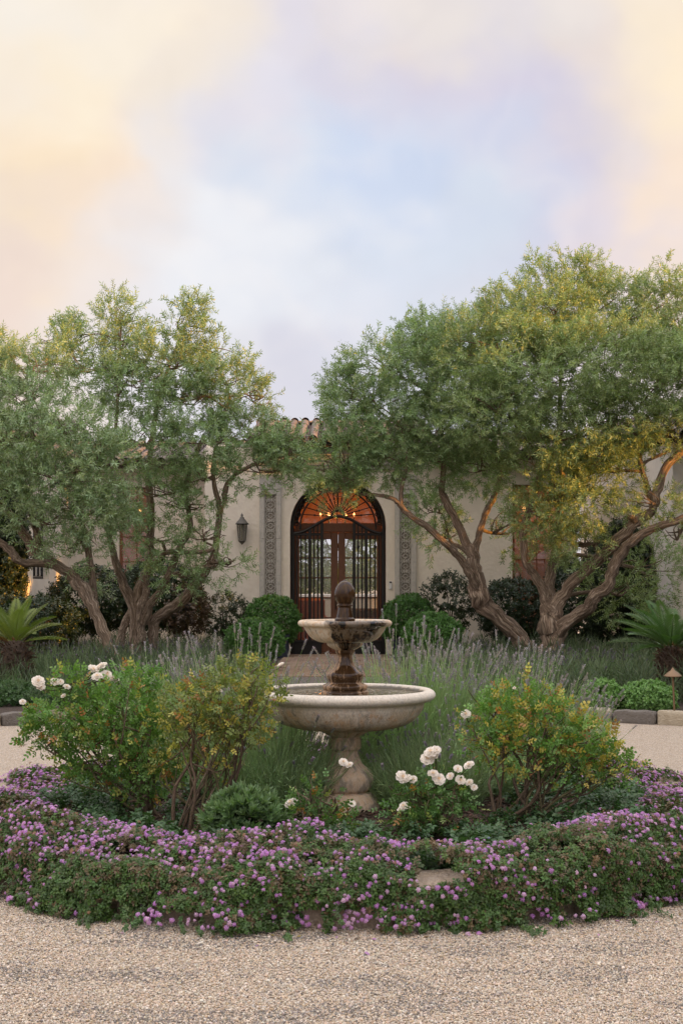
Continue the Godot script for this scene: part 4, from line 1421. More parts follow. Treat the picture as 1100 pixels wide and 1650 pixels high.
func garden_far() -> void:
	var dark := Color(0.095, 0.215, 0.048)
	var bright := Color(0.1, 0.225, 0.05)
	var planter := mat(lin(0.02, 0.026, 0.045), 0.35)
	for e in [[440, "dark clipped boxwood ball in blue planter left of gate", "glazed dark blue square planter left of the gate"], [657, "dark clipped boxwood ball in planter right of gate", "glazed dark blue square planter right of the gate"]]:
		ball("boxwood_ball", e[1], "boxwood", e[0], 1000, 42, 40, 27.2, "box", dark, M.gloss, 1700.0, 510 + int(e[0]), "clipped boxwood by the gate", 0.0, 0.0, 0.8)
		var b := MB.new()
		var p := at(e[0], 1000, 27.2)
		b.box(Vector3(0, 0.25, 0), Vector3(0.62, 0.5, 0.62), 0.02)
		b.box(Vector3(0, 0.52, 0), Vector3(0.68, 0.06, 0.68), 0.015)
		put(thing("planter", e[2], "planter", Vector3(p.x, 0.02, p.z), "planters by the gate"), "pot", b.mesh(), planter)
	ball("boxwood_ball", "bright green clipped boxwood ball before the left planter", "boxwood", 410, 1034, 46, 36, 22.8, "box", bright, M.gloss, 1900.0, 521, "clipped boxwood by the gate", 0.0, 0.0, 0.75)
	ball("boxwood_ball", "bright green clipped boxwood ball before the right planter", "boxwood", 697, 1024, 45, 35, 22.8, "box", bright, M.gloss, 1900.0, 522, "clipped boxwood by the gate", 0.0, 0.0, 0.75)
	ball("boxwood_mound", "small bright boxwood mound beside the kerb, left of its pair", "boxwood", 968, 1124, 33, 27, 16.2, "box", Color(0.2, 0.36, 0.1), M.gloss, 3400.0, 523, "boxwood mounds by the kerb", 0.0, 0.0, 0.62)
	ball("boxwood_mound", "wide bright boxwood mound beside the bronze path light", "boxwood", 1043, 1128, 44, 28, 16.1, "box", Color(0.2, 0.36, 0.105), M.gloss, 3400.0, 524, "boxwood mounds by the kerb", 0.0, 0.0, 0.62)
	# loose shrubs along the house
	var n := 0
	for e in [[362, 992, 36, 30, 27.6, "airy green shrub against left entry wall near the lantern", 0.35], [722, 972, 38, 42, 27.4, "airy dark shrub against entry wall right of gate", 0.35], [150, 968, 66, 46, 26.6, "dark dense shrub under the wall behind the leaning olive", 0.1], [255, 960, 62, 50, 27.0, "dark dense shrub behind the many trunked olive", 0.1], [300, 985, 30, 36, 26.4, "reddish leaved shrub right of the many trunked olive", 0.3], [828, 985, 54, 46, 27.2, "dark shrub under the right house window", 0.15],
			[925, 975, 50, 66, 27.3, "dark shrub behind the forked olive trunk", 0.1], [1000, 950, 60, 105, 28.4, "tall dark hedge shrub filling the gap right of the house", 0.05], [1050, 960, 50, 90, 28.0, "tall dark shrub beside the right wing wall", 0.05], [60, 1010, 60, 40, 24.5, "dark shrub under the bay window behind the left cycad", 0.1]]:
		var tone := Color(0.035, 0.06, 0.022) if n in [2, 3, 5, 6, 7, 8, 9] else Color(0.055, 0.075, 0.035)
		if n == 4: tone = Color(0.1, 0.06, 0.03)
		ball("wall_shrub", e[5], "shrub", e[0], e[1], e[2], e[3], e[4], "broad", tone, M.gloss, 170.0 if e[6] > 0.3 else 240.0, 530 + n, "shrubs along the house", e[6], 0.0, 1.35)
		n += 1
	# ivy on the bay's front
	var iv := thing("wall_ivy", "dark ivy hanging over the front of the left bay", "ivy")
	foliage(iv, "leaves", "broad", M.gloss, cl([[8, 900, 34, 100, 0.0, 0.3], [-20, 850, 40, 130, 0.0, 0.35], [18, 850, 22, 60, 0.0, 0.2], [0, 985, 36, 30, -0.3, 0.3]], 25.6), 420.0, func(p, q): return vary(Color(0.04, 0.062, 0.026), 0.25), 551, 0.6, 0.1, 3.0, 1.2)
	# low clipped ground cover by the left kerb
	var gc := thing("low_hedge", "low clipped green hedge along the left kerb before the cycad", "hedge")
	foliage(gc, "leaves", "box", M.leaf, cl([[20, 1122, 60, 20, 0.4, 0.6], [-50, 1122, 60, 20, 0.2, 0.6], [95, 1124, 50, 18, 0.6, 0.6], [150, 1122, 40, 18, 0.9, 0.5]], 16.6), 900.0, func(p, q): return vary(Color(0.075, 0.15, 0.05), 0.2), 552, 0.8, 0.0, 4.0, 0.9, 0.0, 0.1)
	# trees of the garden behind, seen through the hall
	for e in [[470, 905, 60, 60, 52.0, "green tree at left in the garden behind the hall"], [620, 900, 70, 60, 50.0, "green tree at right in the garden behind the hall"], [545, 935, 60, 20, 56.0, "rounded green bush in the middle of the garden behind"]]:
		var t := thing("garden_tree", e[5], "tree", Vector3.ZERO, "trees behind the house")
		var c := at(e[0], e[1], e[4])
		var b := MB.new()
		b.col = Color(0.15, 0.11, 0.08)
		b.tube([Vector3(c.x, 0, c.z), Vector3(c.x + 0.1, c.y * 0.6, c.z), c], [0.16, 0.12, 0.06], 7)
		put(t, "trunk", b.mesh(), M.bark)
		var k: float = e[4] / FPX
		foliage(t, "crown", "broad", M.leaf, [[c, Vector3(e[2] * k, e[3] * k, e[2] * k)]], 60.0, func(p, q): return vary(Color(0.1, 0.15, 0.04), 0.25), 560 + int(e[0]), 0.5, 0.2, 1.2, 2.2)
	# grassy green cover of the far beds
	R.seed = 580
	var ndl := spr("needle")
	var gx := [[], [], []]
	var gcol := [PackedColorArray(), PackedColorArray(), PackedColorArray()]
	var gn := FastNoiseLite.new()
	gn.frequency = 0.9
	for k in 16000:
		var z := rnd(16.4, 27.6)
		var x := rnd(-1.0, 1.0) * (z * 0.27 + 0.5)
		if absf(x + 0.07) < 1.25 or Vector2(x - BED.x, -z - BED.z).length() < 7.8: continue
		var w := gn.get_noise_2d(x, z)
		if w < -0.25: continue
		var q := R.randi() % 3
		gx[q].append(Transform3D(frame((Vector3.UP + rdir() * 0.5).normalized(), rnd(0, TAU), rnd(1.0, 2.4) * (1.0 + w)), Vector3(x, 0.09, -z)))
		gcol[q].append(vary(Color(0.1, 0.155, 0.07) if w < 0.15 else Color(0.13, 0.17, 0.095), 0.3))
	var grass := thing("grassy_cover", "grassy grey green ground cover of the far beds under the trees", "ground cover")
	tag(grass, "", "", "", "stuff")
	for q in 3: many(grass, "shoots", ndl[q], M.herb, gx[q], gcol[q])
	# path light
	var lp := at(1083, 1083, 15.35)
	var pl := thing("path_light", "bronze mushroom path light standing by the right kerb", "path light", Vector3(lp.x, 0.1, lp.z))
	var brass := mat(lin(0.2, 0.13, 0.075), 0.5, 0.6)
	var mb := MB.new()
	mb.lathe([[0.085, lp.y - 0.147], [0.1, lp.y - 0.15], [0.1, lp.y - 0.14], [0.06, lp.y - 0.105], [0.025, lp.y - 0.08], [0.012, lp.y - 0.06], [0.001, lp.y - 0.045]], 24)
	put(pl, "hat", mb.mesh(), brass)
	mb = MB.new()
	mb.tube([Vector3(0.02, 0, 0), Vector3(0.008, lp.y * 0.5, 0), Vector3(0, lp.y - 0.1, 0)], [0.012, 0.012, 0.012], 8)
	put(pl, "stem", mb.mesh(), brass)
	# cycads
	cycad("stout cycad with shaggy brown trunk and upright fronds at left edge", at(24, 1034, 18.4), 0.36, 19, 0.74, Color(0.2, 0.25, 0.055), 571, 0.75)
	cycad("low cycad with wide dark green fronds at right edge", at(1080, 1042, 17.4), 0.26, 30, 0.86, Color(0.085, 0.16, 0.05), 572, 0.25)
	# herbs and lavender of the far beds
	n = 0
	for e in [[70, 1090, 18.8], [130, 1088, 19.4], [110, 1075, 20.5], [190, 1085, 19.5], [250, 1075, 20.5], [310, 1060, 22.0], [330, 1080, 19.5], [760, 1060, 21.0], [800, 1065, 20.5], [870, 1075, 19.5], [930, 1072, 19.5], [985, 1070, 19.0], [960, 1090, 17.8], [905, 1090, 18.0], [60, 1075, 20.0], [860, 1095, 17.5]]:
		lavender(far_label(n), at(e[0], e[1], e[2]), 0.42, 0.62, 90, 26, Color(0.62, 0.64, 0.64), 600 + n, "lavender of the far beds", 0.0045)
		n += 1

func far_label(n: int) -> String:
	return ["lavender tuft just right of the left cycad trunk", "lavender tuft under the leaning olive trunk foot", "lavender tuft between left cycad and leaning olive", "lavender tuft before the root of the many trunked olive", "lavender tuft just right of the many trunked olive root", "lavender tuft at the foot of the left entry wall", "lavender tuft behind the left rose tip before the olive",
		"lavender tuft right of the right bright boxwood ball", "lavender tuft below the bent trunk of the slender olive", "lavender tuft before the great olive trunk foot", "lavender tuft right of the great olive trunk foot", "lavender tuft left of the right cycad fronds", "lavender tuft behind the left of the two kerb mounds", "lavender tuft between great olive and kerb mounds", "lavender tuft behind the left cycad trunk", "lavender tuft left of the kerb mounds below the great olive"][n]

func cycad(label: String, top: Vector3, rad: float, count: int, len: float, tone: Color, sd: int, upright: float) -> void:
	var o := thing("cycad", label, "cycad", Vector3(top.x, 0.08, top.z), "cycads at the frame edges")
	R.seed = sd
	var h := top.y - 0.08
	var b := MB.new()
	b.col = Color(0.07, 0.045, 0.03)
	b.lathe([[rad * 0.5, 0], [rad * 0.56, h * 0.3], [rad * 0.55, h * 0.8], [rad * 0.35, h], [0.01, h + 0.03]], 16)
	for k in 520: # old leaf bases
		var a := k * 2.4
		var y := h * (k + 1) / 520.0
		var d := (Vector3(cos(a), 0.55, sin(a)) + rdir() * 0.5).normalized()
		b.col = vary(Color(0.13, 0.08, 0.05), 0.4, 0.1)
		b.leaf(Vector3(cos(a) * rad * 0.48, y, sin(a) * rad * 0.48), d, Vector3.UP, rnd(0.07, 0.16), 0.028, 0.3, rnd(-0.3, 0.5))
	put(o, "trunk", b.mesh(), M.tint)
	for k in 3: # fresh cone of woolly leaf bases in the middle
		b = MB.new()
		b.col = Color(0.3, 0.13, 0.05)
		for q in 26:
			var a := q * 2.4
			b.leaf(Vector3(cos(a), 0, sin(a)) * 0.03 * (1.0 - q / 40.0), Vector3(cos(a) * 0.5, 1, sin(a) * 0.5), Vector3.UP, rnd(0.05, 0.09), 0.018)
	put(o, "heart", b.mesh(), M.tint, Vector3(0, h, 0))
	var fr := []
	for q in 3:
		b = MB.new()
		var p := []
		var w := []
		for i in 12:
			var f := i / 11.0
			p.append(Vector3(0, len * f * (1.0 - 0.12 * f), len * (0.16 + q * 0.06) * f * f)); w.append(0.009 * (1.0 - f * 0.8))
		b.col = Color(1.1, 1.0, 0.7)
		b.tube(p, w, 4)
		for i in 46:
			var f := 0.14 + 0.86 * i / 45.0
			var s := Vector3(0, len * f * (1.0 - 0.12 * f), len * (0.16 + q * 0.06) * f * f)
			var l := len * 0.17 * sin(PI * clampf(0.18 + f * 0.78, 0, 1)) + 0.02
			for g in [-1.0, 1.0]:
				b.col = vary(Color.WHITE, 0.12, 0.05)
				b.leaf(s, Vector3(g, 0.75, -0.3 + rnd(-0.06, 0.06)), Vector3(0, 0.2, -1), l, 0.011, 0.2, 0.05)
		fr.append(b.mesh())
	for k in count:
		var a := k * 2.39996 + rnd(-0.15, 0.15)
		var f := float(k) / count
		var el := lerpf(0.05, 1.25, pow(f, 0.8)) * lerpf(0.8, 1.1, upright) + upright * 0.25
		var d := Vector3(cos(a) * cos(el), sin(el), sin(a) * cos(el))
		var out := Vector3(cos(a), 0, sin(a))
		var down := (Vector3.UP * -cos(el) + out * sin(el)).normalized()
		var c := vary(tone, 0.15, 0.08)
		if k == 1 and upright > 0.5: c = Color(0.28, 0.14, 0.05)
		var m: StandardMaterial3D = M.gloss.duplicate()
		m.albedo_color = lin(c.r, c.g, c.b)
		var o2 := put(o, "frond", fr[k % 3], m, Vector3(0, h - 0.02, 0) + out * 0.03, Basis(d.cross(down), d, down))

# lavender: leafy shoots at the foot, thin stalks above with a dull violet spike
var lav := {}
func lav_stem(sd: int, w: float, spike: bool) -> ArrayMesh: # one metre tall, bent; scaled when placed
	R.seed = sd
	var b := MB.new()
	var bend := Vector3(rnd(-0.1, 0.1), 0, rnd(-0.1, 0.1))
	b.col = Color(0.4, 0.52, 0.26)
	var p := []
	for i in 4:
		var f := i / 3.0
		p.append(Vector3(0, f, 0) + bend * f * f)
	b.tube(p, [w * 0.9, w * 0.8, w * 0.7, w * 0.6], 3)
	for k in 16:
		b.col = vary(Color(0.3, 0.42, 0.21), 0.2)
		var f := rnd(0.03, 0.72)
		var a := rnd(0, TAU)
		b.leaf(Vector3(0, f, 0) + bend * f * f, Vector3(cos(a), rnd(1.0, 3.0), sin(a)), rdir(), rnd(0.06, 0.11), w * 2.2, 0.1)
	if spike:
		for k in 10:
			var f := 0.93 + k * 0.0085 - (0.04 if k < 1 else 0.0)
			for q in 3:
				var a := q * TAU / 3.0 + k * 0.9
				b.col = vary(Color(0.32, 0.275, 0.335), 0.25, 0.1)
				b.leaf(Vector3(0, f, 0) + bend * f * f, Vector3(cos(a), 1.1, sin(a)), Vector3.UP, 0.018, w * 3.8, 0.2)
	return b.mesh()

func lavender(label: String, base: Vector3, radius: float, height: float, shoots: int, spikes: int, tone: Color, sd: int, group: String, w := 0.003, spread := 0.55) -> void:
	var key := "%.4f" % w
	if not lav.has(key):
		lav[key] = [lav_stem(700, w, false), lav_stem(701, w, false), lav_stem(702, w, true), lav_stem(703, w, true)]
	var o := thing("lavender", label, "lavender", Vector3.ZERO, group)
	R.seed = sd
	var y0 := 0.12
	var xf := [[], [], [], []]
	var cs := [PackedColorArray(), PackedColorArray(), PackedColorArray(), PackedColorArray()]
	for k in shoots + spikes:
		var a := R.randf() * TAU
		var r := sqrt(R.randf())
		var tall := k >= shoots
		var d := Vector3(cos(a) * r * spread, 1.0, sin(a) * r * spread)
		d += rdir() * 0.1
		var l := height * (rnd(0.85, 1.15) if tall else rnd(0.45, 0.9)) * (1.0 - 0.2 * r)
		var q := (2 if tall else 0) + k % 2
		xf[q].append(Transform3D(frame(d, rnd(0, TAU)) * Basis.from_scale(Vector3(1, l, 1)), Vector3(base.x + cos(a) * r * radius * 0.55, y0, base.z + sin(a) * r * radius * 0.55)))
		cs[q].append(vary(tone, 0.2, 0.07))
	for q in 4:
		if xf[q].size(): many(o, "shoots" if q < 2 else "flower_stalks", lav[key][q], M.herb, xf[q], cs[q])

func lavenders() -> void:
	var g := Color(1.1, 1.1, 1.05)
	var n := 0
	for e in [[640, 9.95, 0.42, 1.08, "tall lavender just right of the fountain column, behind the basin"], [665, 10.1, 0.5, 1.1, "tall lavender behind the right rim of the lower basin"], [725, 10.2, 0.5, 1.02, "tall lavender second right of the fountain, below the bright boxwood ball"], [790, 10.3, 0.5, 0.98, "tall lavender behind the left top of the right rose bush"], [850, 10.3, 0.45, 0.92, "tall lavender behind the top of the right rose bush"], [900, 10.2, 0.34, 0.68, "tall lavender at the right end of the back row"],
			[265, 10.4, 0.45, 0.92, "tall lavender at the left end of the back row"], [320, 10.3, 0.45, 0.98, "tall lavender behind the gap between the two left rose bushes"], [385, 10.2, 0.45, 1.02, "tall lavender before the bright left boxwood ball"], [418, 10.0, 0.3, 0.8, "short lavender behind the left rim of the lower basin"]]:
		var p := at(e[0], 1200, e[1])
		lavender(e[4], p, e[2], e[3] * rnd(0.94, 1.1), 820, 84, g, 640 + n, "lavender behind the fountain", 0.0023, 0.62)
		n += 1
	n = 0
	for e in [[440, 8.75, 0.4, 0.8, "lavender under the left of the lower basin"], [490, 8.95, 0.36, 0.68, "lavender close to the left side of the pedestal"], [395, 9.1, 0.4, 0.8, "lavender between the left rose stems and the pedestal"], [665, 8.9, 0.36, 0.56, "lavender close to the right side of the pedestal"], [715, 8.95, 0.4, 0.66, "lavender between the pedestal and the right rose bush"], [765, 9.4, 0.4, 0.66, "lavender behind the stems of the right rose bush"]]:
		var p := at(e[0], 1250, e[1])
		lavender(e[4], p, e[2], e[3], 620, 40, Color(1.05, 1.05, 1.05) if n != 4 else Color(1.0, 0.95, 1.05), 660 + n, "lavender at the fountain's foot", 0.0025, 0.75)
		n += 1

# ---- roses ----
func bloom(sd: int, open: float) -> ArrayMesh:
	R.seed = sd
	var b := MB.new()
	for ring in 4:
		var n: int = [4, 5, 6, 7][ring]
		for k in n:
			var a := TAU * k / n + ring * 0.5 + rnd(-0.1, 0.1)
			var el := lerpf(1.35, 0.12, ring / 3.0 * open)
			var out := Vector3(cos(a), 0, sin(a))
			var side := Vector3(-sin(a), 0, cos(a))
			var l := 0.024 + 0.006 * ring
			var w := 0.017 + 0.005 * ring
			b.col = Color(0.95, 0.9, 0.82) * rnd(0.92, 1.04) if ring > 0 else Color(0.9, 0.76, 0.58)
			var p0 := out * 0.003
			var rows := []
			for i in 4:
				var f := i / 3.0
				var e2 := el + (1.0 - f) * 0.5 - 0.15
				var c := p0 + (out * cos(el) + Vector3.UP * sin(el)) * l * f + (out * 0.35 - Vector3.UP * 0.3) * l * f * f * 0.5
				var row := PackedVector3Array()
				for j in 4:
					var g := (j / 3.0 - 0.5) * 2.0
					row.append(c + side * g * w * sin(PI * (0.2 + 0.62 * f)) + (Vector3.UP * cos(el) - out * sin(el)) * absf(g) * w * 0.45 + rdir() * 0.0012)
				rows.append(row)
			b.grid(rows, false)
	b.col = Color(0.12, 0.16, 0.05)
	b.lathe([[0.001, -0.012], [0.006, -0.008], [0.008, 0.0], [0.002, 0.004]], 6)
	return b.mesh()

var blooms := []
func rose(label: String, base: Vector3, clumps: Array, flowers: Array, dens: float, tone: Color, young: Color, share: float, sd: int, stems: int, zf: float, tint := 0.0) -> void:
	if blooms.is_empty():
		blooms = [bloom(720, 1.0), bloom(721, 0.8), bloom(722, 1.15), bloom(723, 0.55)]
	var o := thing("rose_bush", label, "rose bush", Vector3.ZERO, "rose bushes in the round bed")
	R.seed = sd
	var b := MB.new()
	var tips := []
	var top := -9.0
	for e in clumps: top = maxf(top, e[0].y + e[1].y)
	for k in stems:
		var e: Array = clumps[k % clumps.size()]
		var end: Vector3 = e[0] + rdir() * e[1] * 0.7
		var s := base + Vector3(rnd(-0.14, 0.14), 0, rnd(-0.1, 0.1))
		var m1 := s.lerp(end, 0.35) + Vector3(rnd(-0.06, 0.06), rnd(-0.02, 0.06), rnd(-0.06, 0.06))
		var m2 := s.lerp(end, 0.7) + rdir() * 0.05
		b.col = [Color(0.26, 0.2, 0.15), Color(0.34, 0.28, 0.22), Color(0.22, 0.22, 0.12)][k % 3]
		var r := rnd(0.006, 0.014)
		var c := smooth([s, m1, m2, end], [r, r * 0.8, r * 0.55, r * 0.3], 4)
		for q in c[0].size(): c[0][q] += rdir() * 0.006
		b.tube(c[0], c[1], 5)
		for q in 3:
			var from: Vector3 = c[0][R.randi_range(4, 11)]
			var to: Vector3 = clumps[R.randi() % clumps.size()][0] + rdir() * clumps[0][1] * 0.9 if q == 0 else end + rdir() * e[1] * 0.8
			if from.distance_to(to) > 0.5: to = from + (to - from).normalized() * 0.5
			var t := smooth([from, from.lerp(to, 0.5) + rdir() * 0.04, to], [r * 0.5, r * 0.35, 0.0018], 3)
			b.tube(t[0], t[1], 4)
	for e in flowers:
		var p := at(e[0], e[1], zf + (e[3] if e.size() > 3 else 0.0))
		var from: Vector3 = clumps[0][0]
		for c in clumps:
			if c[0].distance_to(p) < from.distance_to(p): from = c[0]
		var mid := from.lerp(p, 0.5) + Vector3(0, -0.03, 0)
		b.col = Color(0.12, 0.13, 0.05)
		var t := smooth([from, mid, p - Vector3(0, 0.01, 0)], [0.004, 0.003, 0.0022], 3)
		b.tube(t[0], t[1], 4)
	put(o, "stems", b.mesh(), M.bark)
	for e in flowers:
		var p := at(e[0], e[1], zf + (e[3] if e.size() > 3 else 0.0))
		var up := (Vector3(rnd(-0.5, 0.5), 0.75, rnd(0.2, 1.0))).normalized()
		put(o, "bloom", blooms[R.randi() % 3], M.petal, p, frame(up, rnd(0, TAU), 0.52 * (e[2] if e.size() > 2 else 1.0)))
	var f := FastNoiseLite.new()
	f.seed = sd
	f.frequency = 5.0
	foliage(o, "leaves", "rose", M.leaf, clumps, dens, func(p, q): # young shoots at the ends of the stems are yellow green to copper
		var k := R.randf()
		var new_ := clampf(share + f.get_noise_3dv(p) * 0.9, 0.0, 0.95)
		if q > 0.78 and k < new_: return vary(young, 0.25, 0.12) if k > 0.1 else vary(Color(0.4, 0.19, 0.06), 0.25)
		return vary(tone, 0.28, 0.1)
		, sd + 1, 0.3, 0.36, 5.0, 0.7, 0.05)

func roses() -> void:
	var dk := Color(0.14, 0.27, 0.06)
	var yg := Color(0.36, 0.385, 0.085)
	rose("big left rose bush with white blooms on its outer top", at(232, 1318, 8.45), cl([[120, 1150, 66, 50, 0.0, 0.25], [195, 1160, 70, 62, -0.1, 0.28], [215, 1105, 50, 30, 0.1, 0.2, 0.8], [85, 1165, 44, 32, 0.1, 0.18, 0.9], [70, 1190, 34, 26, 0.1, 0.15, 0.8], [150, 1210, 58, 42, 0.0, 0.22], [245, 1200, 56, 52, -0.1, 0.22], [230, 1250, 60, 40, 0.0, 0.2, 0.7], [120, 1100, 36, 26, 0.0, 0.14, 0.5]], 8.4),
		[[150, 1080, 1.5], [163, 1075, 1.6], [172, 1088, 1.4], [157, 1090, 1.3, -0.05], [62, 1098, 1.5], [66, 1108, 1.2], [89, 1100, 1.25], [98, 1099, 0.8], [108, 1107, 0.9], [37, 1131, 0.8], [182, 1094, 1.0], [188, 1097, 0.8], [103, 1122, 0.7]], 1050.0, dk, yg, 0.38, 731, 16, 8.35)
	rose("second left rose bush with copper yellow young shoots and bare stems", at(318, 1338, 7.95), cl([[385, 1100, 52, 36, 0.2, 0.2], [345, 1130, 56, 40, 0.0, 0.22], [400, 1150, 48, 44, 0.0, 0.2], [320, 1175, 50, 40, 0.0, 0.2, 0.8], [370, 1195, 46, 36, 0.0, 0.18, 0.5], [300, 1140, 40, 40, 0.1, 0.18, 0.8], [425, 1120, 34, 34, 0.0, 0.14, 0.7], [340, 1225, 40, 28, 0.0, 0.16, 0.35], [285, 1230, 40, 34, 0.1, 0.16, 0.5]], 8.0), [[453, 1072, 1.0, 1.3], [355, 1113, 0.6]], 760.0, Color(0.2, 0.25, 0.07), Color(0.45, 0.39, 0.085), 0.62, 733, 18, 8.0)
	rose("right rose bush with yellowing leaves and tangled stems", at(835, 1322, 8.3), cl([[850, 1130, 62, 28, 0.0, 0.2], [800, 1165, 50, 42, 0.0, 0.2], [880, 1170, 66, 44, -0.1, 0.24], [940, 1200, 52, 36, 0.0, 0.2], [840, 1205, 66, 42, -0.1, 0.22, 0.8], [910, 1235, 56, 34, 0.0, 0.2, 0.7], [975, 1225, 36, 28, 0.0, 0.16, 0.7], [780, 1200, 36, 36, 0.0, 0.15, 0.6], [1000, 1236, 32, 18, 0.0, 0.12, 0.5], [758, 1160, 24, 22, 0.0, 0.1, 0.5], [868, 1102, 30, 16, 0.0, 0.1, 0.6], [985, 1190, 26, 18, 0.1, 0.1, 0.4], [800, 1120, 24, 20, 0.0, 0.1, 0.5]], 8.3), [[750, 1151, 1.2], [855, 1141, 0.8], [828, 1109, 0.5]], 900.0, dk * 1.2, Color(0.45, 0.39, 0.085), 0.6, 735, 20, 8.25)
	rose("low rose bush crowned with white blooms right of the pedestal", at(700, 1345, 7.85), cl([[690, 1290, 56, 34, 0.0, 0.2], [660, 1310, 44, 28, 0.0, 0.17], [720, 1300, 44, 34, 0.0, 0.18], [700, 1325, 60, 26, 0.0, 0.2], [705, 1268, 44, 22, 0.0, 0.16, 0.7]], 7.85),
		[[688, 1223, 1.5], [700, 1222, 1.3], [694, 1212, 1.5], [702, 1210, 1.2], [648, 1252, 1.5], [655, 1255, 1.2], [666, 1257, 1.0], [697, 1247, 1.2], [706, 1256, 1.5], [725, 1251, 0.9], [737, 1240, 1.1], [741, 1258, 1.3], [755, 1233, 1.2], [756, 1262, 1.0], [763, 1269, 0.8], [650, 1299, 1.1], [645, 1305, 0.8], [655, 1301, 0.9]], 520.0, Color(0.11, 0.215, 0.06), Color(0.28, 0.36, 0.1), 0.2, 737, 16, 7.8)
	rose("low rose bush with scattered white blooms left of the pedestal", at(500, 1350, 7.7), cl([[500, 1310, 52, 34, 0.0, 0.2], [470, 1330, 40, 24, 0.0, 0.16], [530, 1325, 44, 26, 0.0, 0.17], [515, 1280, 30, 26, 0.1, 0.13, 0.6], [545, 1345, 36, 20, 0.0, 0.14]], 7.7),
		[[469, 1294, 1.45], [455, 1324, 1.35], [545, 1332, 1.2], [543, 1325, 0.8], [567, 1296, 0.9, 0.1], [553, 1228, 1.0, 0.3], [563, 1233, 0.9, 0.3]], 520.0, Color(0.115, 0.215, 0.06), Color(0.28, 0.34, 0.1), 0.22, 739, 14, 7.65)

# ---- the border of trailing lantana ----
func lantana_at(a: float, s: float, f: FastNoiseLite) -> Vector3: # a: bearing from the bed's middle, 0 toward the drive; s: 0 inner edge, 1 outer foot
	var prof := [[1.72, 0.17], [1.9, 0.27], [2.15, 0.325], [2.38, 0.315], [2.55, 0.25], [2.62, 0.13], [2.65, 0.02]]
	var q := clampf(s, 0, 0.999) * 6.0
	var k := int(q)
	var r := lerpf(prof[k][0], prof[k + 1][0], q - k)
	var h := lerpf(prof[k][1], prof[k + 1][1], q - k)
	var w := f.get_noise_2d(a * 2.3, s * 1.2)
	var w2 := f.get_noise_2d(a * 7.0 + 40.0, s * 3.0)
	h *= (1.0 + 0.42 * w + 0.3 * w2) * lerpf(1.0, 0.72, smoothstep(0.7, 1.3, absf(a)))
	r += (0.15 * w + 0.13 * w2) * smoothstep(0.4, 0.9, s)
	return BED + Vector3(sin(a) * r, maxf(h, 0.015), cos(a) * r)

func flower_head(sd: int) -> ArrayMesh: # a dome of small five-lobed florets, 3 cm across
	R.seed = sd
	var b := MB.new()
	for k in 13:
		var a := k * 2.4
		var t := sqrt((k + 0.3) / 13.0)
		var d := Vector3(cos(a) * t, 1.05 - t * 0.55, sin(a) * t).normalized()
		var p := Vector3(cos(a) * t * 0.0135, 0.009 * (1.0 - t * t), sin(a) * t * 0.0135)
		var B := frame(d, rnd(0, TAU))
		b.col = vary(Color.WHITE if k > 3 else Color(1.05, 1.0, 0.95), 0.14, 0.08)
		for q in 5:
			var g := TAU * q / 5.0
			var g2 := g + 1.0
			b.tri(p, p + B * Vector3(cos(g) * 0.0048, 0.0006, sin(g) * 0.0048), p + B * Vector3(cos(g2) * 0.0048, 0.0, sin(g2) * 0.0048))
	return b.mesh()

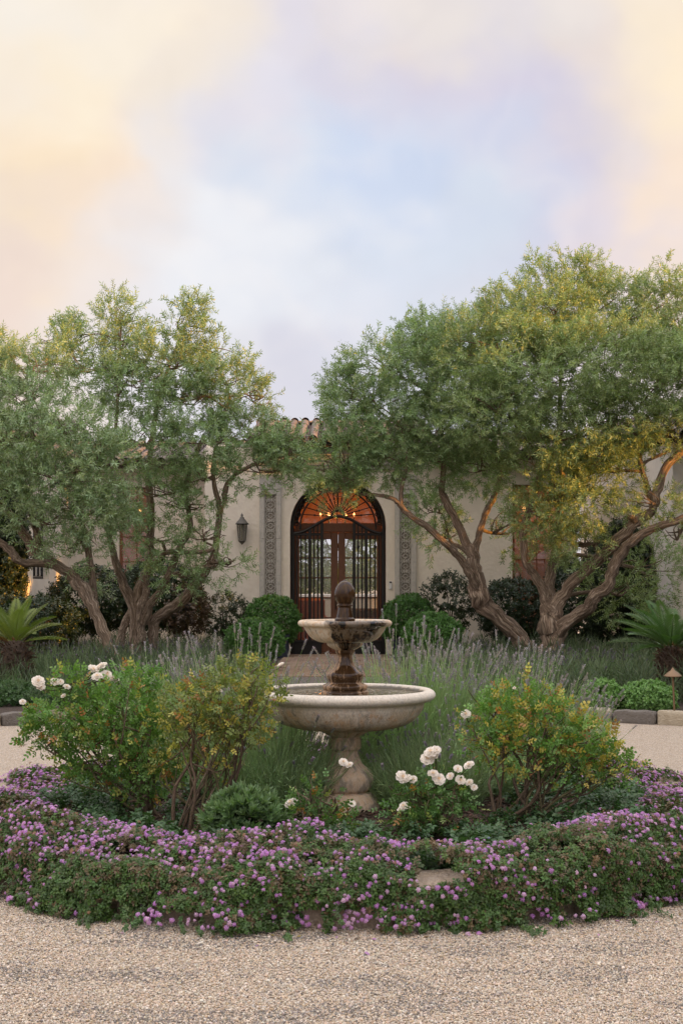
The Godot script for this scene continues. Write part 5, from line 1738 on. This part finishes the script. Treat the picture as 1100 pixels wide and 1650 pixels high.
func lantana() -> void:
	var f := FastNoiseLite.new()
	f.seed = 811
	f.frequency = 1.0
	var o := thing("lantana_border", "trailing lantana border dotted with lilac flower heads round the bed edge", "lantana")
	var s := spr("lantana")
	R.seed = 812
	var xf := [[], [], []]
	var cs := [PackedColorArray(), PackedColorArray(), PackedColorArray()]
	var ff := []
	for k in 74000:
		var a := (R.randf() - 0.5) * TAU
		if absf(a) > 1.9 and R.randf() < 0.45: continue
		var t := R.randf()
		if k % 3 == 0: t = rnd(0.6, 1.0)
		if absf(a - 0.165) < 0.036 + 0.014 * sin(t * 30.0) and t > 0.48 and t < 0.74: continue
		var p := lantana_at(a, t, f)
		var out := Vector3(sin(a), 0, cos(a))
		var up := (Vector3.UP * (1.2 - t * 0.9) + out * t * 1.0 + rdir() * 0.6).normalized()
		var deep := R.randf() * R.randf()
		p -= (Vector3.UP * (1.0 - t) + out * t * (0.4 if t > 0.6 else 1.0)) * deep * 0.1
		p.y = maxf(p.y, 0.01)
		if t > 0.8 and f.get_noise_2d(a * 9.0, 7.0) < -0.2 and p.y < 0.1: continue # tongues that do not reach the gravel everywhere
		var w := R.randi() % 3
		xf[w].append(Transform3D(frame(up, rnd(0, TAU), rnd(0.5, 0.82)), p))
		var brown := clampf(0.45 + f.get_noise_2d(a * 5.0, t * 4.0 + 20.0) * 0.8, 0.05, 0.75) * lerpf(0.35, 1.0, smoothstep(0.9, 0.4, t))
		cs[w].append(vary(Color(0.18, 0.13, 0.07), 0.25, 0.1) if R.randf() < brown else vary(Color(0.08, 0.15, 0.034), 0.4, 0.12))
	for k in 70: # runners out over the gravel
		var a := (R.randf() - 0.5) * 2.8
		var r := 2.56
		var y := rnd(0.05, 0.16)
		for q in R.randi_range(4, 11):
			r += rnd(0.01, 0.03)
			a += rnd(-0.008, 0.008)
			y = maxf(0.012, y - rnd(0.0, 0.03))
			var w := R.randi() % 3
			xf[w].append(Transform3D(frame((Vector3.UP + Vector3(sin(a), 0, cos(a)) + rdir() * 0.5).normalized(), rnd(0, TAU), rnd(0.5, 0.8)), BED + Vector3(sin(a) * r, y, cos(a) * r)))
			cs[w].append(vary(Color(0.085, 0.15, 0.045), 0.4, 0.12))
	for w in 3:
		many(o, "leaves", s[w], M.leaf, xf[w], cs[w])
	# flower heads, in loose groups
	R.seed = 813
	var heads := [flower_head(820), flower_head(821), flower_head(822)]
	var mats := []
	for c in [Color(0.62, 0.3, 0.64), Color(0.68, 0.37, 0.68), Color(0.56, 0.24, 0.6), Color(0.74, 0.48, 0.7)]:
		var m: StandardMaterial3D = M.petal.duplicate()
		m.albedo_color = lin(c.r, c.g, c.b)
		mats.append(m)
	var list := []
	for k in 7000:
		var a := (R.randf() - 0.5) * TAU
		var t := R.randf() if R.randf() < 0.72 else rnd(0.08, 0.6)
		if f.get_noise_2d(a * 3.5 + 11.0, t * 2.0) + 0.35 * f.get_noise_2d(a * 14.0, t * 6.0 + 3.0) < rnd(-0.35, 0.2): continue
		if t > 0.8 and R.randf() < 0.25: continue
		if t < 0.12: continue
		for q in R.randi_range(1, 4):
			var a2 := a + rnd(-0.03, 0.03)
			var t2 := clampf(t + rnd(-0.05, 0.05), 0.05, 0.97)
			if absf(a2 - 0.165) < 0.04 and t2 > 0.45 and t2 < 0.75: continue
			var p := lantana_at(a2, t2, f)
			var out := Vector3(sin(a2), 0, cos(a2))
			var n := (Vector3.UP * (1.15 - t2 * 0.8) + out * t2 * 1.1 + rdir() * 0.4).normalized()
			p += n * rnd(0.015, 0.05)
			list.append([p, frame(n, rnd(0, TAU), rnd(0.5, 0.95))])
	list.append([Vector3(0.57, 0.012, -6.16), frame(Vector3(0.2, 1, 0.3), 1.0)])
	list.append([Vector3(0.62, 0.012, -6.17), frame(Vector3(-0.2, 1, 0.4), 2.0)])
	list.sort_custom(func(p, q): return p[0].z > q[0].z)
	var rest := []
	var rc := PackedColorArray()
	for k in list.size():
		if k < 298:
			put(o, "flower_head", heads[k % 3], mats[R.randi() % 4], list[k][0], list[k][1])
		else:
			rest.append(Transform3D(list[k][1], list[k][0]))
			rc.append(vary([Color(0.62, 0.3, 0.64), Color(0.68, 0.37, 0.68), Color(0.56, 0.24, 0.6), Color(0.3, 0.17, 0.1) if k % 8 == 3 else Color(0.74, 0.48, 0.7)][k % 4], 0.18))
	many(o, "flower_mass", heads[0], M.petal, rest, rc)
	# leaves and petals fallen on the gravel near the border
	R.seed = 815
	var lf := MB.new()
	lf.leaf6(Vector3(-0.012, 0, 0), Vector3.RIGHT, Vector3.UP, 0.028, 0.016, 0.1, 0.2)
	var dx := []
	var dc := PackedColorArray()
	for k in 130:
		var a := (R.randf() - 0.5) * 2.6
		var r := 2.66 + absf(R.randfn(0.0, 0.16))
		dx.append(Transform3D(Basis.from_euler(Vector3(rnd(-0.3, 0.3), rnd(0, TAU), rnd(-0.3, 0.3))).scaled(Vector3.ONE * rnd(0.4, 1.1)), BED + Vector3(sin(a) * r, 0.01, cos(a) * r)))
		dc.append(vary([Color(0.3, 0.21, 0.1), Color(0.19, 0.12, 0.07), Color(0.34, 0.27, 0.1), Color(0.5, 0.27, 0.5)][k % 4], 0.3))
	tag(many(self, "fallen_leaves", lf.mesh(), M.leaf, dx, dc), "dry fallen leaves and petals scattered on the gravel by the border", "fallen leaves")

func near_plants() -> void:
	# whorled shrub before the left stems
	var c := at(392, 1316, 7.6)
	var o := thing("leafy_shrub", "round shrub of upright grey green leaves behind the lantana", "shrub")
	foliage(o, "leaves", "rosette", M.leaf, [[c + Vector3(0, -0.03, 0), Vector3(0.19, 0.15, 0.18)]], 900.0, func(p, q): return vary(Color(0.22, 0.33, 0.16), 0.2, 0.06), 841, 0.75, 0.0, 5.0, 1.25, -0.5, 0.14)
	# low green cover on the soil between the plants
	R.seed = 842
	var s := spr("lantana")
	var xf := [[], [], []]
	var cs := [PackedColorArray(), PackedColorArray(), PackedColorArray()]
	var f := FastNoiseLite.new()
	f.seed = 843
	f.frequency = 2.2
	var fl := []
	var fc := PackedColorArray()
	for k in 9000:
		var a := (R.randf() - 0.5) * TAU
		var r := rnd(0.9, 1.95)
		var p := BED + Vector3(sin(a) * r, 0.15, cos(a) * r)
		var w := f.get_noise_2d(p.x, p.z) + (r - 1.5) * 0.5
		if w < 0.02: continue
		p.y += R.randf() * 0.1 * clampf(w * 3.0, 0.2, 1.0)
		var q := R.randi() % 3
		xf[q].append(Transform3D(frame((Vector3.UP + rdir() * 0.7).normalized(), rnd(0, TAU), rnd(0.9, 1.5)), p))
		cs[q].append(vary(Color(0.075, 0.145, 0.06), 0.3, 0.1))
		if R.randf() < 0.03 and a > -0.3 and a < 0.5 and r > 1.5:
			fl.append(Transform3D(frame((Vector3.UP + Vector3(0, 0, 0.8) + rdir() * 0.4).normalized(), rnd(0, TAU), 0.6), p + Vector3(0, 0.04, 0.02)))
			fc.append(vary(Color(0.42, 0.44, 0.68), 0.2))
	for k in 260: # behind the bare stone of the edging
		var a := 0.165 + rnd(-0.1, 0.1)
		var r := rnd(1.9, 2.25)
		var q := R.randi() % 3
		xf[q].append(Transform3D(frame((Vector3.UP + rdir() * 0.7).normalized(), rnd(0, TAU), rnd(0.9, 1.4)), BED + Vector3(sin(a) * r, 0.15 + R.randf() * 0.09, cos(a) * r)))
		cs[q].append(vary(Color(0.075, 0.145, 0.06), 0.3, 0.1))
	var g := thing("ground_cover", "low green ground cover with a few pale violet flowers inside the border", "ground cover")
	tag(g, "", "", "", "stuff")
	for q in 3: many(g, "leaves", s[q], M.leaf, xf[q], cs[q])
	many(g, "violet_flowers", flower_head(850), M.petal, fl, fc)

func right_screen() -> void: # added out of view to block the evening sun: hedge, tree row, gap between
	var h := thing("added_hedge", "unseen hedge added at the right to block the low sun", "hedge", Vector3.ZERO)
	R.seed = 881
	var b := MB.new()
	b.col = Color(0.04, 0.06, 0.025)
	b.box(Vector3(12.2, 1.8, -12.0), Vector3(1.0, 3.5, 28.0), 0.2)
	put(h, "core", b.mesh(), M.tint)
	var list := []
	for k in 20: list.append([Vector3(12.2, 2.0, 1.0 - k * 1.4), Vector3(0.8, 1.85, 1.0)])
	foliage(h, "leaves", "broad", M.leaf, list, 40.0, func(p, q): return vary(Color(0.05, 0.08, 0.03), 0.25), 882, 0.8, 0.0, 1.0, 2.6)
	for k in 7:
		var z: float = [3.0, -1.2, -5.4, -9.6, -13.4, -24.2, -19.0][k]
		var low := k < 6
		var t := thing("added_screen_tree", ["first", "second", "third", "fourth", "fifth", "one low spreading", "one high crowned"][k] + " unseen tree added behind the hedge to block the sun", "tree", Vector3.ZERO, "added trees blocking the sun")
		b = MB.new()
		b.col = Color(0.16, 0.12, 0.09)
		b.tube([Vector3(14.5, 0, z), Vector3(14.4, 3, z + 0.1), Vector3(14.5, 6, z)], [0.22, 0.17, 0.1], 8)
		put(t, "trunk", b.mesh(), M.bark)
		var y0 := 3.6 if low else 6.4
		var y1: float = [6.3, 6.3, 6.6, 7.4, 8.5, 6.8, 7.1][k]
		foliage(t, "crown", "broad", M.leaf, [[Vector3(14.5, (y0 + y1) / 2, z), Vector3(1.6, (y1 - y0) / 2, 2.5)], [Vector3(14.5, (y0 + y1) / 2, z + 1.5), Vector3(1.5, (y1 - 0.2 - y0) / 2, 2.0)]], 60.0 if k != 5 else 120.0, func(p, q): return vary(Color(0.06, 0.09, 0.03), 0.25), 890 + k, 0.4, 0.1, 0.8, 3.4)
